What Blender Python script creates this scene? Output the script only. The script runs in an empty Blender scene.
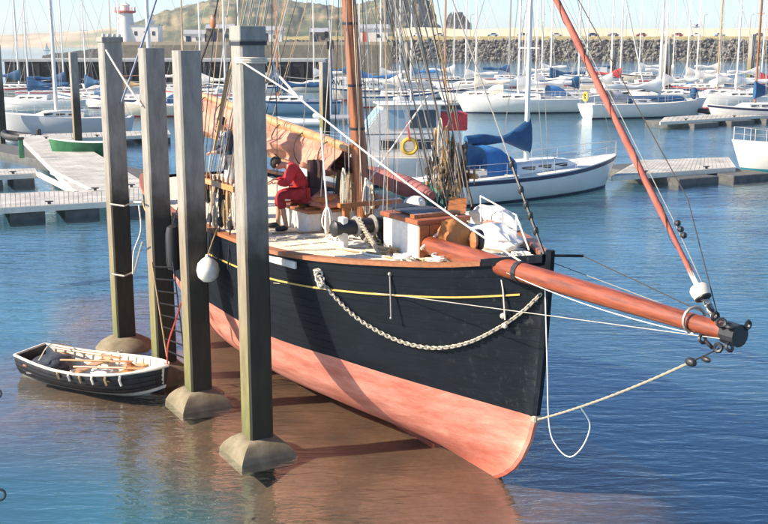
import bpy, bmesh, math, random
from mathutils import Vector, Matrix, noise
R = math.radians
C = bpy.context.scene.collection
rnd = random.Random(7)
# ---------------------------------------------------------------- camera, sky, sun
PITCH = R(11.65)
cam = bpy.data.cameras.new('camera'); co = bpy.data.objects.new('camera', cam); C.objects.link(co)
co.location = (0, 0, 6.0); co.rotation_euler = (math.pi/2-PITCH, 0, 0)
cam.lens = 50; cam.sensor_width = 36; cam.clip_start = .2; cam.clip_end = 20000
bpy.context.scene.camera = co
SUN_EL = R(33); SUN_TO = R(13)          # the light travels towards this azimuth (ccw from +X)
sd = bpy.data.lights.new('sun', 'SUN'); so = bpy.data.objects.new('sun', sd); C.objects.link(so)
sd.energy = 5.0; sd.angle = R(.55); sd.color = (1, .86, .68)
dirv = Vector((math.cos(SUN_TO)*math.cos(SUN_EL), math.sin(SUN_TO)*math.cos(SUN_EL), -math.sin(SUN_EL)))
so.rotation_euler = dirv.to_track_quat('-Z', 'Y').to_euler()
w = bpy.data.worlds.new('World'); bpy.context.scene.world = w; w.use_nodes = True
nt = w.node_tree; sky = nt.nodes.new('ShaderNodeTexSky'); sky.sky_type = 'NISHITA'; sky.sun_disc = False
sky.sun_elevation = SUN_EL; sky.sun_rotation = R(-100); sky.air_density = 0.85; sky.dust_density = 0.5; sky.ozone_density = 6.0
bg = nt.nodes['Background']; bg.inputs[1].default_value = .118
nt.links.new(sky.outputs[0], bg.inputs[0])
vs = bpy.context.scene.view_settings
vs.view_transform = 'Standard'; vs.look = 'None'; vs.exposure = 1.06; vs.gamma = 1
bpy.context.scene.cycles.max_bounces = 8; bpy.context.scene.cycles.transparent_max_bounces = 16

# ---------------------------------------------------------------- pixel <-> world helpers (768 x 524 photograph)
F = 1066.67; CP, SP = math.cos(PITCH), math.sin(PITCH)
def at_z(px, py, z=0.):
    k = (py-262)/F; u = 6-z
    Y = u*(CP-k*SP)/(SP+k*CP)
    d = Y*CP+u*SP
    return Vector(((px-384)/F*d, Y, z))
def at_y(px, py, Y):
    k = (py-262)/F
    u = Y*(SP+k*CP)/(CP-k*SP)
    d = Y*CP+u*SP
    return Vector(((px-384)/F*d, Y, 6-u))

# ---------------------------------------------------------------- materials
MATS = {}
def mat(name, col, rough=.6, metal=0., var=.0, scale=5., bump=0., bscale=30., col2=None, stretch=(1,1,1), spec=.5, coat=0., detail=4., alpha=None):
    if name in MATS: return MATS[name]
    m = bpy.data.materials.new(name); m.use_nodes = True; n = m.node_tree; L = n.links.new
    b = n.nodes['Principled BSDF']; b.inputs['Roughness'].default_value = rough; b.inputs['Metallic'].default_value = metal
    b.inputs['Specular IOR Level'].default_value = spec; b.inputs['Coat Weight'].default_value = coat
    b.inputs['Base Color'].default_value = (*col, 1)
    tc = n.nodes.new('ShaderNodeTexCoord'); mp = n.nodes.new('ShaderNodeMapping'); mp.inputs['Scale'].default_value = stretch
    L(tc.outputs['Object'], mp.inputs[0])
    if var or col2:
        no = n.nodes.new('ShaderNodeTexNoise'); no.inputs['Scale'].default_value = scale; no.inputs['Detail'].default_value = detail
        no.inputs['Roughness'].default_value = .65
        L(mp.outputs[0], no.inputs[0])
        r = n.nodes.new('ShaderNodeValToRGB'); r.color_ramp.elements[0].position = .32; r.color_ramp.elements[1].position = .68
        c2 = col2 or tuple(min(1, c*(1+var)) for c in col); c1 = col if col2 else tuple(c*(1-var) for c in col)
        r.color_ramp.elements[0].color = (*c1, 1); r.color_ramp.elements[1].color = (*c2, 1)
        L(no.outputs[0], r.inputs[0]); L(r.outputs[0], b.inputs['Base Color'])
    if bump:
        nb = n.nodes.new('ShaderNodeTexNoise'); nb.inputs['Scale'].default_value = bscale; nb.inputs['Detail'].default_value = 5
        L(mp.outputs[0], nb.inputs[0])
        bp = n.nodes.new('ShaderNodeBump'); bp.inputs['Strength'].default_value = 1; bp.inputs['Distance'].default_value = bump
        L(nb.outputs[0], bp.inputs['Height']); L(bp.outputs[0], b.inputs['Normal'])
    MATS[name] = m
    return m
def nodes(m): return m.node_tree, m.node_tree.nodes, m.node_tree.links.new, m.node_tree.nodes['Principled BSDF']

def concrete_pile_mat(name='pile_concrete'):
    """grey concrete; wet tide band low down, two faces blackened by painted shade, and yellow-green weed at the foot (a stain with its own level)"""
    m = mat(name, (.28, .27, .25), .85, bump=.004, bscale=14)
    n, N, L, b = nodes(m)
    g = N.new('ShaderNodeNewGeometry'); sx = N.new('ShaderNodeSeparateXYZ'); L(g.outputs['Position'], sx.inputs[0])
    no = N.new('ShaderNodeTexNoise'); no.inputs['Scale'].default_value = 3.; no.inputs['Detail'].default_value = 6; L(g.outputs['Position'], no.inputs[0])
    ma = N.new('ShaderNodeMath'); ma.operation = 'MULTIPLY_ADD'; ma.inputs[1].default_value = 1.0; L(no.outputs[0], ma.inputs[0]); L(sx.outputs[2], ma.inputs[2])
    mr = N.new('ShaderNodeMapRange'); mr.inputs[1].default_value = .5; mr.inputs[2].default_value = 6.7; L(ma.outputs[0], mr.inputs[0])
    r = N.new('ShaderNodeValToRGB'); e = r.color_ramp.elements
    e[0].position = 0; e[0].color = (.1, .11, .035, 1); e[1].position = 1; e[1].color = (.29, .285, .265, 1)
    for p, c in ((.13, (.17, .165, .06)), (.24, (.2, .17, .085)), (.36, (.22, .18, .12)), (.47, (.235, .2, .15)), (.56, (.27, .255, .225))):
        x = r.color_ramp.elements.new(p); x.color = (*c, 1)
    L(mr.outputs[0], r.inputs[0])
    n2 = N.new('ShaderNodeTexNoise'); n2.inputs['Scale'].default_value = 9; n2.inputs['Detail'].default_value = 8; n2.inputs['Roughness'].default_value = .7
    mp = N.new('ShaderNodeMapping'); mp.inputs['Scale'].default_value = (1, 1, .25); L(g.outputs['Position'], mp.inputs[0]); L(mp.outputs[0], n2.inputs[0])
    mx = N.new('ShaderNodeMix'); mx.data_type = 'RGBA'; mx.blend_type = 'MULTIPLY'; mx.inputs[0].default_value = 1
    r2 = N.new('ShaderNodeValToRGB'); r2.color_ramp.elements[0].color = (.62, .6, .56, 1); r2.color_ramp.elements[1].color = (1.15, 1.12, 1.08, 1)
    r2.color_ramp.elements[0].position = .3; r2.color_ramp.elements[1].position = .7
    # shade painted into the front and back faces: near black below the tide mark
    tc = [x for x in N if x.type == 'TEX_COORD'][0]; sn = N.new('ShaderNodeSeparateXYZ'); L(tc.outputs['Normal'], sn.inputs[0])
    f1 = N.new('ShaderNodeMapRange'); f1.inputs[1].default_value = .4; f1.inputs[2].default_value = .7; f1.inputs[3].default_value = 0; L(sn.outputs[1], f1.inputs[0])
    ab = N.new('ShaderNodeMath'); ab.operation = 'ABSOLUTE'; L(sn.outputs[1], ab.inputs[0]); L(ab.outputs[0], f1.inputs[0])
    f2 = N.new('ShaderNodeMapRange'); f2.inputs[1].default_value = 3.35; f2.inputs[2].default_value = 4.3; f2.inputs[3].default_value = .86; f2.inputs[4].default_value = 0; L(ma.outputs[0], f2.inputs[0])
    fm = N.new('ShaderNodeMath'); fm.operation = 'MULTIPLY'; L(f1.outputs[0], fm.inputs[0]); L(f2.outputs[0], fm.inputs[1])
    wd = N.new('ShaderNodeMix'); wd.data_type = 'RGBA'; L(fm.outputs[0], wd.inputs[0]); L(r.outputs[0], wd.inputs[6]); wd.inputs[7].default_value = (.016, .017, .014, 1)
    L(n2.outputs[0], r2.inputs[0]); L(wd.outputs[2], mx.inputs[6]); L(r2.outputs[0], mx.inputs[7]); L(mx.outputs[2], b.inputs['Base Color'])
    return m

# ---------------------------------------------------------------- mesh builder
class MB:
    def __init__(s): s.v = []; s.f = []; s.mi = []
    def add(s, vs, fs, mi=0):
        k = len(s.v); s.v += [tuple(v) for v in vs]; s.f += [tuple(i+k for i in f) for f in fs]; s.mi += [mi]*len(fs); return s
    def box(s, c, d, rz=0, M=None, taper=1., mi=0):
        x, y, z = d[0]/2, d[1]/2, d[2]/2
        pts = [Vector((sx*x*(taper if sz > 0 else 1), sy*y*(taper if sz > 0 else 1), sz*z)) for sz in (-1, 1) for sx, sy in ((-1, -1), (1, -1), (1, 1), (-1, 1))]
        Q = M if M is not None else Matrix.Rotation(rz, 3, 'Z')
        return s.add([Q @ p + Vector(c) for p in pts], [(0, 3, 2, 1), (4, 5, 6, 7), (0, 1, 5, 4), (1, 2, 6, 5), (2, 3, 7, 6), (3, 0, 4, 7)], mi)
    def beam(s, a, b, wd, h, up=Vector((0, 0, 1)), mi=0):
        a, b = Vector(a), Vector(b); d = (b-a); ln = d.length; d = d.normalized(); sd_ = up.cross(d)
        if sd_.length < 1e-4: sd_ = Vector((1, 0, 0))
        sd_.normalize(); u = d.cross(sd_)
        return s.box((a+b)/2, (ln, wd, h), M=Matrix((d, sd_, u)).transposed(), mi=mi)
    def tube(s, pts, r, n=6, cap=True, mi=0):
        pts = [Vector(p) for p in pts]; m = len(pts); k = len(s.v)
        rr = r if isinstance(r, (list, tuple)) else [r]*m
        t0 = (pts[1]-pts[0]).normalized(); up = Vector((0, 0, 1)) if abs(t0.z) < .9 else Vector((1, 0, 0))
        nrm = t0.cross(up).normalized()
        for i, p in enumerate(pts):
            t = (pts[min(i+1, m-1)]-pts[max(i-1, 0)]).normalized()
            nrm = (nrm - t*nrm.dot(t)); nrm = nrm.normalized() if nrm.length > 1e-6 else t.orthogonal().normalized()
            bn = t.cross(nrm)
            for j in range(n):
                a = 2*math.pi*j/n; s.v.append(tuple(p+(nrm*math.cos(a)+bn*math.sin(a))*rr[i]))
        for i in range(m-1):
            for j in range(n):
                s.f.append((k+i*n+j, k+i*n+(j+1) % n, k+(i+1)*n+(j+1) % n, k+(i+1)*n+j)); s.mi.append(mi)
        if cap:
            s.f.append(tuple(k+j for j in reversed(range(n)))); s.mi.append(mi)
            s.f.append(tuple(k+(m-1)*n+j for j in range(n))); s.mi.append(mi)
        return s
    def lathe(s, prof, n=16, c=(0, 0, 0), M=None, mi=0):
        k = len(s.v); Q = M or Matrix.Identity(3)
        for (r_, z) in prof:
            for j in range(n):
                a = 2*math.pi*j/n; s.v.append(tuple(Q @ Vector((r_*math.cos(a), r_*math.sin(a), z))+Vector(c)))
        for i in range(len(prof)-1):
            for j in range(n): s.f.append((k+i*n+j, k+i*n+(j+1) % n, k+(i+1)*n+(j+1) % n, k+(i+1)*n+j)); s.mi.append(mi)
        s.f.append(tuple(k+j for j in reversed(range(n)))); s.mi.append(mi)
        s.f.append(tuple(k+(len(prof)-1)*n+j for j in range(n))); s.mi.append(mi)
        return s
    def ball(s, c, r, n=10, sq=(1, 1, 1), mi=0):
        pr = [(max(1e-3, r*math.sin(math.pi*i/(n//2+2))), -r*math.cos(math.pi*i/(n//2+2))) for i in range(n//2+3)]
        return s.lathe(pr, n, c, Matrix.Diagonal(Vector(sq)), mi)
    def grid(s, fn, nu, nv, mi=0, flip=False, closev=False):
        k = len(s.v)
        for i in range(nu+1):
            for j in range(nv+1): s.v.append(tuple(fn(i/nu, j/nv)))
        for i in range(nu):
            for j in range(nv):
                q = (k+i*(nv+1)+j, k+(i+1)*(nv+1)+j, k+(i+1)*(nv+1)+j+1, k+i*(nv+1)+j+1)
                s.f.append(q[::-1] if flip else q); s.mi.append(mi)
        return s
    def torus(s, c, R_, r_, M=None, n=14, k=6, mi=0):
        Q = M or Matrix.Identity(3); pts = []
        b0 = len(s.v)
        for i in range(n):
            a = 2*math.pi*i/n
            for j in range(k):
                b = 2*math.pi*j/k
                s.v.append(tuple(Q @ Vector(((R_+r_*math.cos(b))*math.cos(a), (R_+r_*math.cos(b))*math.sin(a), r_*math.sin(b)))+Vector(c)))
        for i in range(n):
            for j in range(k):
                s.f.append((b0+i*k+j, b0+((i+1) % n)*k+j, b0+((i+1) % n)*k+(j+1) % k, b0+i*k+(j+1) % k)); s.mi.append(mi)
        return s
    def build(s, name, m, parent=None, smooth=False, loc=None, bevel=0, label=None, rot=None):
        me = bpy.data.meshes.new(name)
        org = Vector(loc) if loc is not None else None
        vv = [tuple(Vector(v)-org) for v in s.v] if org is not None and rot is None else s.v
        me.from_pydata(vv, [], s.f)
        for mm in (m if isinstance(m, (list, tuple)) else [m]): me.materials.append(mm)
        if any(s.mi): me.polygons.foreach_set('material_index', s.mi)
        if smooth:
            me.polygons.foreach_set('use_smooth', [True]*len(me.polygons))
            try: me.set_sharp_from_angle(angle=R(40))
            except Exception: pass
        me.update()
        o = bpy.data.objects.new(name, me); C.objects.link(o)
        if org is not None: o.location = org
        if rot is not None: o.rotation_euler = rot
        if parent: o.parent = parent
        if bevel:
            md = o.modifiers.new('bevel', 'BEVEL'); md.width = bevel; md.segments = 1; md.limit_method = 'ANGLE'
        if label: o['label'] = label
        return o
def empty(name, loc=(0, 0, 0), rz=0, **kw):
    o = bpy.data.objects.new(name, None); C.objects.link(o); o.location = loc; o.rotation_euler = (0, 0, rz); o.empty_display_size = .1
    for k, v in kw.items(): o[k] = v
    return o
def tag(o, label=None, category=None, group=None, kind=None):
    for k, v in (('label', label), ('category', category), ('group', group), ('kind', kind)):
        if v: o[k] = v
    return o
def copy_tree(o, parent=None):
    c = o.copy(); C.objects.link(c)
    if parent: c.parent = parent
    for ch in list(o.children): copy_tree(ch, c)
    return c
def copy_piece(o, parent, loc=None, rot=None):
    c = o.copy(); C.objects.link(c); c.parent = parent
    if loc is not None: c.location = loc
    if rot is not None: c.rotation_euler = rot
    return c
def lerp_t(tab, x):
    if x <= tab[0][0]: return tab[0][1]
    for (a, b), (c, d) in zip(tab, tab[1:]):
        if x <= c: return b+(d-b)*(x-a)/(c-a)
    return tab[-1][1]
def sag(a, b, s, n=14):
    a, b = Vector(a), Vector(b)
    return [a.lerp(b, i/n)-Vector((0, 0, s*4*(i/n)*(1-i/n))) for i in range(n+1)]
def smooth_path(pts, n=6):
    pts = [Vector(p) for p in pts]; out = []
    P = [pts[0]*2-pts[1]]+pts+[pts[-1]*2-pts[-2]]
    for i in range(1, len(P)-2):
        for k in range(n):
            t = k/n; a, b, c, d = P[i-1], P[i], P[i+1], P[i+2]
            out.append(.5*((2*b)+(c-a)*t+(2*a-5*b+4*c-d)*t*t+(3*b-a-3*c+d)*t**3))
    out.append(pts[-1]); return out
def rope(name, pts, r, m, label=None, cat='rope', parent=None, group=None, n=5):
    o = MB().tube(pts, r, n).build(name, m, parent, smooth=True, loc=(None if parent else pts[0]))
    if not parent: tag(o, label, cat, group)
    return o

# ---------------------------------------------------------------- common colours
M_white = mat('white_gelcoat', (.7, .68, .62), .3, var=.05, scale=2, coat=.2)
M_cream = mat('cream_paint', (.74, .68, .54), .5, var=.1, scale=6)
M_offwhite = mat('weathered_white_paint', (.72, .68, .6), .55, var=.14, scale=9, bump=.002)
M_black = mat('black_metal', (.018, .018, .02), .45, var=.4, scale=20)
M_rubber = mat('black_rubber', (.02, .02, .022), .6)
M_alu = mat('mast_aluminium', (.62, .6, .56), .4, .5)
M_wmast = mat('white_mast_paint', (.75, .72, .66), .4)
M_blue = mat('blue_canvas', (.01, .07, .165), .75, var=.25, scale=4, bump=.012, bscale=5)
M_blue2 = mat('bright_blue_canvas', (.03, .15, .36), .75, var=.2, scale=4, bump=.01, bscale=5)
M_redc = mat('red_canvas', (.5, .05, .05), .75, var=.2, scale=6, bump=.01, bscale=6)
M_green = mat('green_paint', (.02, .14, .05), .5, var=.25, scale=4)
M_teal = mat('teal_net', (.03, .22, .19), .9, var=.45, scale=12, bump=.02, bscale=18)
M_glass = mat('dark_window_glass', (.03, .04, .05), .08)
M_glass2 = mat('windscreen_glass', (.25, .36, .42), .06)
M_navy = mat('navy_stripe', (.015, .02, .06), .4)
M_rope = mat('pale_rope', (.62, .55, .44), .9, var=.2, scale=60, bump=.004, bscale=120)
M_ropew = mat('white_rope', (.78, .74, .66), .9, var=.12, scale=60)
M_roped = mat('tarred_rope', (.05, .042, .035), .9, var=.3, scale=60)
M_ropet = mat('tan_rope', (.4, .27, .14), .9, var=.25, scale=60, bump=.004, bscale=120)
M_roper = mat('red_rope', (.5, .07, .05), .9, var=.2, scale=60)
M_wood = mat('varnished_wood', (.36, .13, .04), .38, var=.35, scale=5, stretch=(.3, 4, 4), coat=.4, bump=.002)
M_woodl = mat('light_varnished_wood', (.5, .27, .11), .4, var=.2, scale=5, stretch=(.3, 4, 4), coat=.3)
M_wood_o = mat('orange_brown_planks', (.32, .12, .045), .5, var=.25, scale=6, stretch=(.4, 4, 4))
M_grey = mat('grey_fabric', (.3, .31, .33), .8, var=.2, scale=4, bump=.01, bscale=5)
M_wire = mat('rigging_wire', (.32, .3, .27), .5, .3)
# ---------------------------------------------------------------- seabed and water
BO = at_z(495, 475)                     # foot of the big boat's stem
HD = R(-60)                             # its heading
BR = Matrix.Rotation(HD, 3, 'Z')
def bw(x, y, z=0): return BR @ Vector((x, y, z)) + Vector((BO.x, BO.y, 0))     # boat -> world
def wb(p): q = Vector(p); q = Vector((q.x-BO.x, q.y-BO.y, q.z)); return BR.transposed() @ q
def sstep(a, b, x):
    t = max(0, min(1, (x-a)/(b-a))); return t*t*(3-2*t)
def bed(x, y):
    l = wb((x, y, 0))
    # a grid of hard ground beside the piles, falling away on the right, in front and behind
    wv = 1.2*noise.noise(Vector((x*.45, y*.45, 2)))
    ax = sstep(4.0, -.4, l.x+wv)*sstep(-14, -10, l.x); ys = 2.2*sstep(-5.6, -7.4, l.x); ay = sstep(4.2, 1.6, l.y)*sstep(-7.5-ys, -2.5-ys, l.y+wv)
    fr = sstep(14.6, 12.9, y+.4*wv)*sstep(1.2, 2.8, x)*.86
    dx_ = max(0, l.x+wv-.3, -(12-4.6*sstep(-2.0, -3.6, l.y))-l.x); dy_ = max(0, l.y-1.9, -2.2-.5*ys-l.y+.6*wv); d = math.hypot(dx_*(1.3 if l.x > -3 else .45), dy_*(1.5-.8*sstep(-3, -7, l.x)))
    return -.10-min(9.7, .42*(math.sqrt(d*d+.6)-.775)) + .03*noise.noise(Vector((x*1.3, y*1.3, 0)))
mb = MB()
x0, x1, y0, y1 = -30, 34, 2, 60
mb.grid(lambda u, v: (x0+(x1-x0)*u, y0+(y1-y0)*v, bed(x0+(x1-x0)*u, y0+(y1-y0)*v)), 190, 170)
mbed = mat('seabed_sand', (.16, .1, .06), .9)
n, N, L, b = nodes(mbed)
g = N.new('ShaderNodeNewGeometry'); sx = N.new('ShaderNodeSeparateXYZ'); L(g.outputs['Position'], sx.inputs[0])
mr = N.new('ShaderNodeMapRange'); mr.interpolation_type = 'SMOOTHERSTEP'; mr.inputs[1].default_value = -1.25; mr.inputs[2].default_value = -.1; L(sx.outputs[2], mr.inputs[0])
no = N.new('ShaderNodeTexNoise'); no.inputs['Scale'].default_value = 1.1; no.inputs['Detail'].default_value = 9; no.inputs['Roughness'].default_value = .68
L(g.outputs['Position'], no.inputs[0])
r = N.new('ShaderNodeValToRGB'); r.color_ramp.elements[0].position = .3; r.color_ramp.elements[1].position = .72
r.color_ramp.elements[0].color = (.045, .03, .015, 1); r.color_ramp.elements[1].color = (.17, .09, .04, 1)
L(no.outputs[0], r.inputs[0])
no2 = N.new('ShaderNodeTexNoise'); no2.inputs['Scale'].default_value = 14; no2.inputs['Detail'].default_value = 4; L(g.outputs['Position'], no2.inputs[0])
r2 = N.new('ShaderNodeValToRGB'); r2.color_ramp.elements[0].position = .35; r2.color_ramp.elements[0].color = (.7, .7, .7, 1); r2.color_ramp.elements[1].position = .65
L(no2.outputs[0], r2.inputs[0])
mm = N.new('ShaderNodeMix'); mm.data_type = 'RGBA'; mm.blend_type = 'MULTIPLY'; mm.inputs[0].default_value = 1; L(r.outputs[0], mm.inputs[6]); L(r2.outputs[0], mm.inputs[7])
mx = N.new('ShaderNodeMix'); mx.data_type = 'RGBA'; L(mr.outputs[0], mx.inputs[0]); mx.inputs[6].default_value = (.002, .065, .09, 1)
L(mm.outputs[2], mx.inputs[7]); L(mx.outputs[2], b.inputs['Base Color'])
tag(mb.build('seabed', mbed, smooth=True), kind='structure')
# the deep bed beyond
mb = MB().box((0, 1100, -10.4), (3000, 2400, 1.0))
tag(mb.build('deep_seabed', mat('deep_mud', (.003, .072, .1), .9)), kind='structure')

mw = bpy.data.materials.new('harbour_water'); mw.use_nodes = True
n = mw.node_tree; N = n.nodes; L = n.links.new; N.remove(N['Principled BSDF']); out = N['Material Output']
g = N.new('ShaderNodeNewGeometry')
def wave(scale, sc, rot, detail, rough=.55):
    mp = N.new('ShaderNodeMapping'); mp.inputs['Rotation'].default_value = (0, 0, rot); mp.inputs['Scale'].default_value = sc; L(g.outputs['Position'], mp.inputs[0])
    no = N.new('ShaderNodeTexNoise'); no.inputs['Scale'].default_value = scale; no.inputs['Detail'].default_value = detail; no.inputs['Roughness'].default_value = rough
    no.inputs['Distortion'].default_value = .6
    L(mp.outputs[0], no.inputs[0]); return no.outputs[0]
w1 = wave(2.3, (.38, 1.3, 1), R(16), 3)
w2 = wave(7.5, (.5, 1.3, 1), R(-22), 3)
a = N.new('ShaderNodeMath'); a.operation = 'MULTIPLY'; a.inputs[1].default_value = .30; L(w2, a.inputs[0])
s_ = N.new('ShaderNodeMath'); s_.operation = 'ADD'; L(w1, s_.inputs[0]); L(a.outputs[0], s_.inputs[1])
# calm patches and gusts
gp = wave(.12, (1, 1, 1), 0, 2); gm = N.new('ShaderNodeMapRange'); gm.inputs[1].default_value = .35; gm.inputs[2].default_value = .65; gm.inputs[3].default_value = .45; gm.inputs[4].default_value = 1.; L(gp, gm.inputs[0])
# the lee of the hull and piles is calmer: ripples die off in the shallow water
sx = N.new('ShaderNodeSeparateXYZ'); L(g.outputs['Position'], sx.inputs[0])
bp = N.new('ShaderNodeBump'); bp.inputs['Distance'].default_value = .048; L(s_.outputs[0], bp.inputs['Height']); L(gm.outputs[0], bp.inputs['Strength'])
fr = N.new('ShaderNodeFresnel'); fr.inputs['IOR'].default_value = 2.2; L(bp.outputs[0], fr.inputs['Normal'])
gl = N.new('ShaderNodeBsdfGlossy'); gl.inputs['Roughness'].default_value = .03; L(bp.outputs[0], gl.inputs['Normal']); gl.inputs['Color'].default_value = (.84, .95, 1, 1)
tr = N.new('ShaderNodeBsdfTransparent'); tr.inputs['Color'].default_value = (.92, .95, .95, 1)
# seen from beneath, the same Fresnel node would turn the surface into a mirror and cut the sunlight off the bed: keep it low there
bf = N.new('ShaderNodeMix'); bf.data_type = 'FLOAT'; L(g.outputs['Backfacing'], bf.inputs[0]); L(fr.outputs[0], bf.inputs[2]); bf.inputs[3].default_value = .08
ms = N.new('ShaderNodeMixShader'); L(bf.outputs[0], ms.inputs[0]); L(tr.outputs[0], ms.inputs[1]); L(gl.outputs[0], ms.inputs[2]); L(ms.outputs[0], out.inputs[0])
mb = MB().add([(-1500, -100, 0), (1500, -100, 0), (1500, 2300, 0), (-1500, 2300, 0)], [(0, 1, 2, 3)])
tag(mb.build('water', mw), kind='structure')

# ---------------------------------------------------------------- concrete piles beside the boat
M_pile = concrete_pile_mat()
M_foot = mat('pile_footing', (.24, .2, .13), .9, col2=(.11, .09, .05), scale=2.5, bump=.004, bscale=10)
M_dark = mat('dark_wood_cap', (.07, .08, .09), .8, var=.2, scale=8)
RZ = R(30)
def pile(c, top, foot, label, w_=.37):
    e = empty('mooring_pile', (c[0], c[1], 0), RZ, label=label, category='pile', group='concrete piles along the big boat')
    m = MB(); ch = .03; h = w_/2
    for z_ in (-.3, top):
        for (x, y) in ((-h+ch, -h), (h-ch, -h), (h, -h+ch), (h, h-ch), (h-ch, h), (-h+ch, h), (-h, h-ch), (-h, -h+ch)): m.v.append((x, y, z_))
    for j in range(8): m.f.append((j, (j+1) % 8, 8+(j+1) % 8, 8+j)); m.mi.append(0)
    m.f.append(tuple(range(8, 16))); m.mi.append(0)
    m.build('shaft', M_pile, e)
    m = MB()
    if foot == 'square':
        k = .5; pr = [(.45, -.12), (.44, .0), (.39, .1), (.31, .19), (.21, .26)]
        m.lathe([(a*1.414, b_) for a, b_ in pr], 4, M=Matrix.Rotation(R(45), 3, 'Z'))
    else: m.lathe([(.62, -.35), (.58, -.0), (.5, .1), (.36, .18), (.25, .23)], 18)
    m.build('footing', M_foot, e, smooth=True)
    return e
PL = [at_z(258, 451.5), at_z(199, 402.5), at_z(165, 374), at_z(125, 346)]
p4 = pile(PL[0], 6.02, 'square', 'nearest tall grey concrete pile, standing in front of the black hull amidships')
p3 = pile(PL[1], 5.87, 'square', 'grey concrete pile just left of the white ball fender')
p2 = pile(PL[2], 5.9, 'square', 'grey concrete pile behind the right end of the dinghy, holding the ladder')
p1 = pile(PL[3], 6.0, 'round', 'farthest left of the four tall piles, rising behind the dinghy from a rounded footing')
# caps
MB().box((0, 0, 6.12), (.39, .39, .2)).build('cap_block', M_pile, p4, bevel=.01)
MB().box((0, 0, 5.985), (.40, .40, .05)).build('cap_band', M_black, p4)
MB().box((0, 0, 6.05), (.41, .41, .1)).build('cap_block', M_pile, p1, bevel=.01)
for i in range(4):
    MB().box((-.15+.10*i, -.15, 6.125), (.05, .05, .05)).build('cap_stud', M_offwhite, p1)
# ladder on pile 2
def lw(px, py, Y): return at_y(px, py, Y)
Yl = PL[2].y-.55
e = empty('boarding_ladder', at_y(166, 365, Yl), 0, label='dark rope and rung ladder hanging between the two middle piles', category='ladder')
def rel(o, p): return Vector(p)-o.location
tl, tr_, bl, br_ = at_y(152, 262, Yl), at_y(173, 262, Yl), at_y(167, 357, Yl), at_y(186, 366, Yl-.1)
MB().tube([rel(e, tl), rel(e, bl)], .014, 5).build('side_rope', M_ropet, e)
MB().tube([rel(e, tr_), rel(e, br_)], .014, 5).build('side_rope', M_black, e)
for i in range(8):
    t = .05+i*.125; MB().tube([rel(e, tl.lerp(bl, t)), rel(e, tr_.lerp(br_, t))], .016, 5).build('rung', M_black, e)
# ---------------------------------------------------------------- the big dried-out sailing boat
boat = empty('sailing_boat', (BO.x, BO.y, 0), HD, label='large old wooden sailing boat, black topsides over a pink bottom, leaning beside tall concrete piles', category='sailing boat')
ST = [(0, 0), (.06, -.12), (.15, -.26), (.3, -.44), (.5, -.60), (.8, -.76), (1.2, -.88), (2, -.97), (3.3, -1.06)]
def Lst(z): return lerp_t(ST, z)
GT = [(0, .08), (.05, .4), (.12, .68), (.25, 1.02), (.43, 1.32), (.7, 1.6), (.9, 1.75), (1.46, 2.0), (2.1, 2.11), (2.9, 2.18), (3.4, 2.2)]
DT = [(0, 7.), (.43, 6.2), (1.46, 5.4), (2.9, 4.6), (3.4, 4.5)]
LE = 11.6
def hb(Lq, z):
    d = Lq-Lst(z)
    if d <= 0: return .045
    D = lerp_t(DT, z); f = math.sin(math.pi/2*min(1, d/D))
    a = 1.
    if Lq > 6.0:
        q = (Lq-6.0)/5.8; zz = min(1, z/2.6)
        a = max(.02, 1-(1-.55*zz**1.2)*q**(1.6+.9*zz))
    return max(.045, lerp_t(GT, z)*f*a)
ZR = [(-1.1, 3.32), (-.3, 3.11), (.8, 3.01), (2, 2.94), (3.25, 2.92), (4.7, 2.9), (8, 2.92), (11.6, 3.1)]
ZW = [(-.9, 1.13), (0, 1.22), (1.1, 1.33), (2, 1.43), (4, 1.49), (6, 1.53), (9, 1.62), (11.6, 1.8)]
def zr(l): return sum(lerp_t(ZR, l+d) for d in (-.5, -.25, 0, .25, .5))/5
def zwl(l): return lerp_t(ZW, l)
def hp(side, t, frac, band, off=0., nL=None):
    """t along the boat, frac 0..1 within band (z = a + (b-a) frac)"""
    a, b_ = band
    l = -1.0+t*(LE+1.0)
    for _ in range(3):
        z = a(l)+(b_(l)-a(l))*frac; l = Lst(z)+t*(LE-Lst(z))
    z = a(l)+(b_(l)-a(l))*frac
    return Vector((-l, side*(hb(l, z)+off), z))
zero = lambda l: 0.
TT = [(i/44)**1.35 for i in range(45)]
def strip(side, bd, fr, offs, m=None, fl=False):
    m = m or MB(); k = len(m.v); nr = len(fr)
    for t in TT:
        for f, o_ in zip(fr, offs): m.v.append(tuple(hp(side, t, f, bd, o_)))
    for i in range(len(TT)-1):
        for j in range(nr-1):
            q = (k+i*nr+j, k+(i+1)*nr+j, k+(i+1)*nr+j+1, k+i*nr+j+1)
            m.f.append(q if side < 0 else q[::-1]); m.mi.append(0)
    return m
M_hullb = mat('black_hull_paint', (.01, .013, .018), .55, spec=.14)
n, N, L, b = nodes(M_hullb)
tc = N.new('ShaderNodeTexCoord')
def nz(scale, st, det=6, rg=.65):
    mp = N.new('ShaderNodeMapping'); mp.inputs['Scale'].default_value = st; L(tc.outputs['Object'], mp.inputs[0])
    q = N.new('ShaderNodeTexNoise'); q.inputs['Scale'].default_value = scale; q.inputs['Detail'].default_value = det; q.inputs['Roughness'].default_value = rg
    L(mp.outputs[0], q.inputs[0]); return q.outputs[0]
r = N.new('ShaderNodeValToRGB'); e_ = r.color_ramp.elements
e_[0].position = .3; e_[0].color = (.004, .0065, .01, 1); e_[1].position = .62; e_[1].color = (.008, .012, .018, 1)
x = e_.new(.76); x.color = (.022, .027, .032, 1); x = e_.new(.86); x.color = (.11, .11, .1, 1)
L(nz(2.6, (1, 1, 2.2), 10, .72), r.inputs[0])
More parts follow.
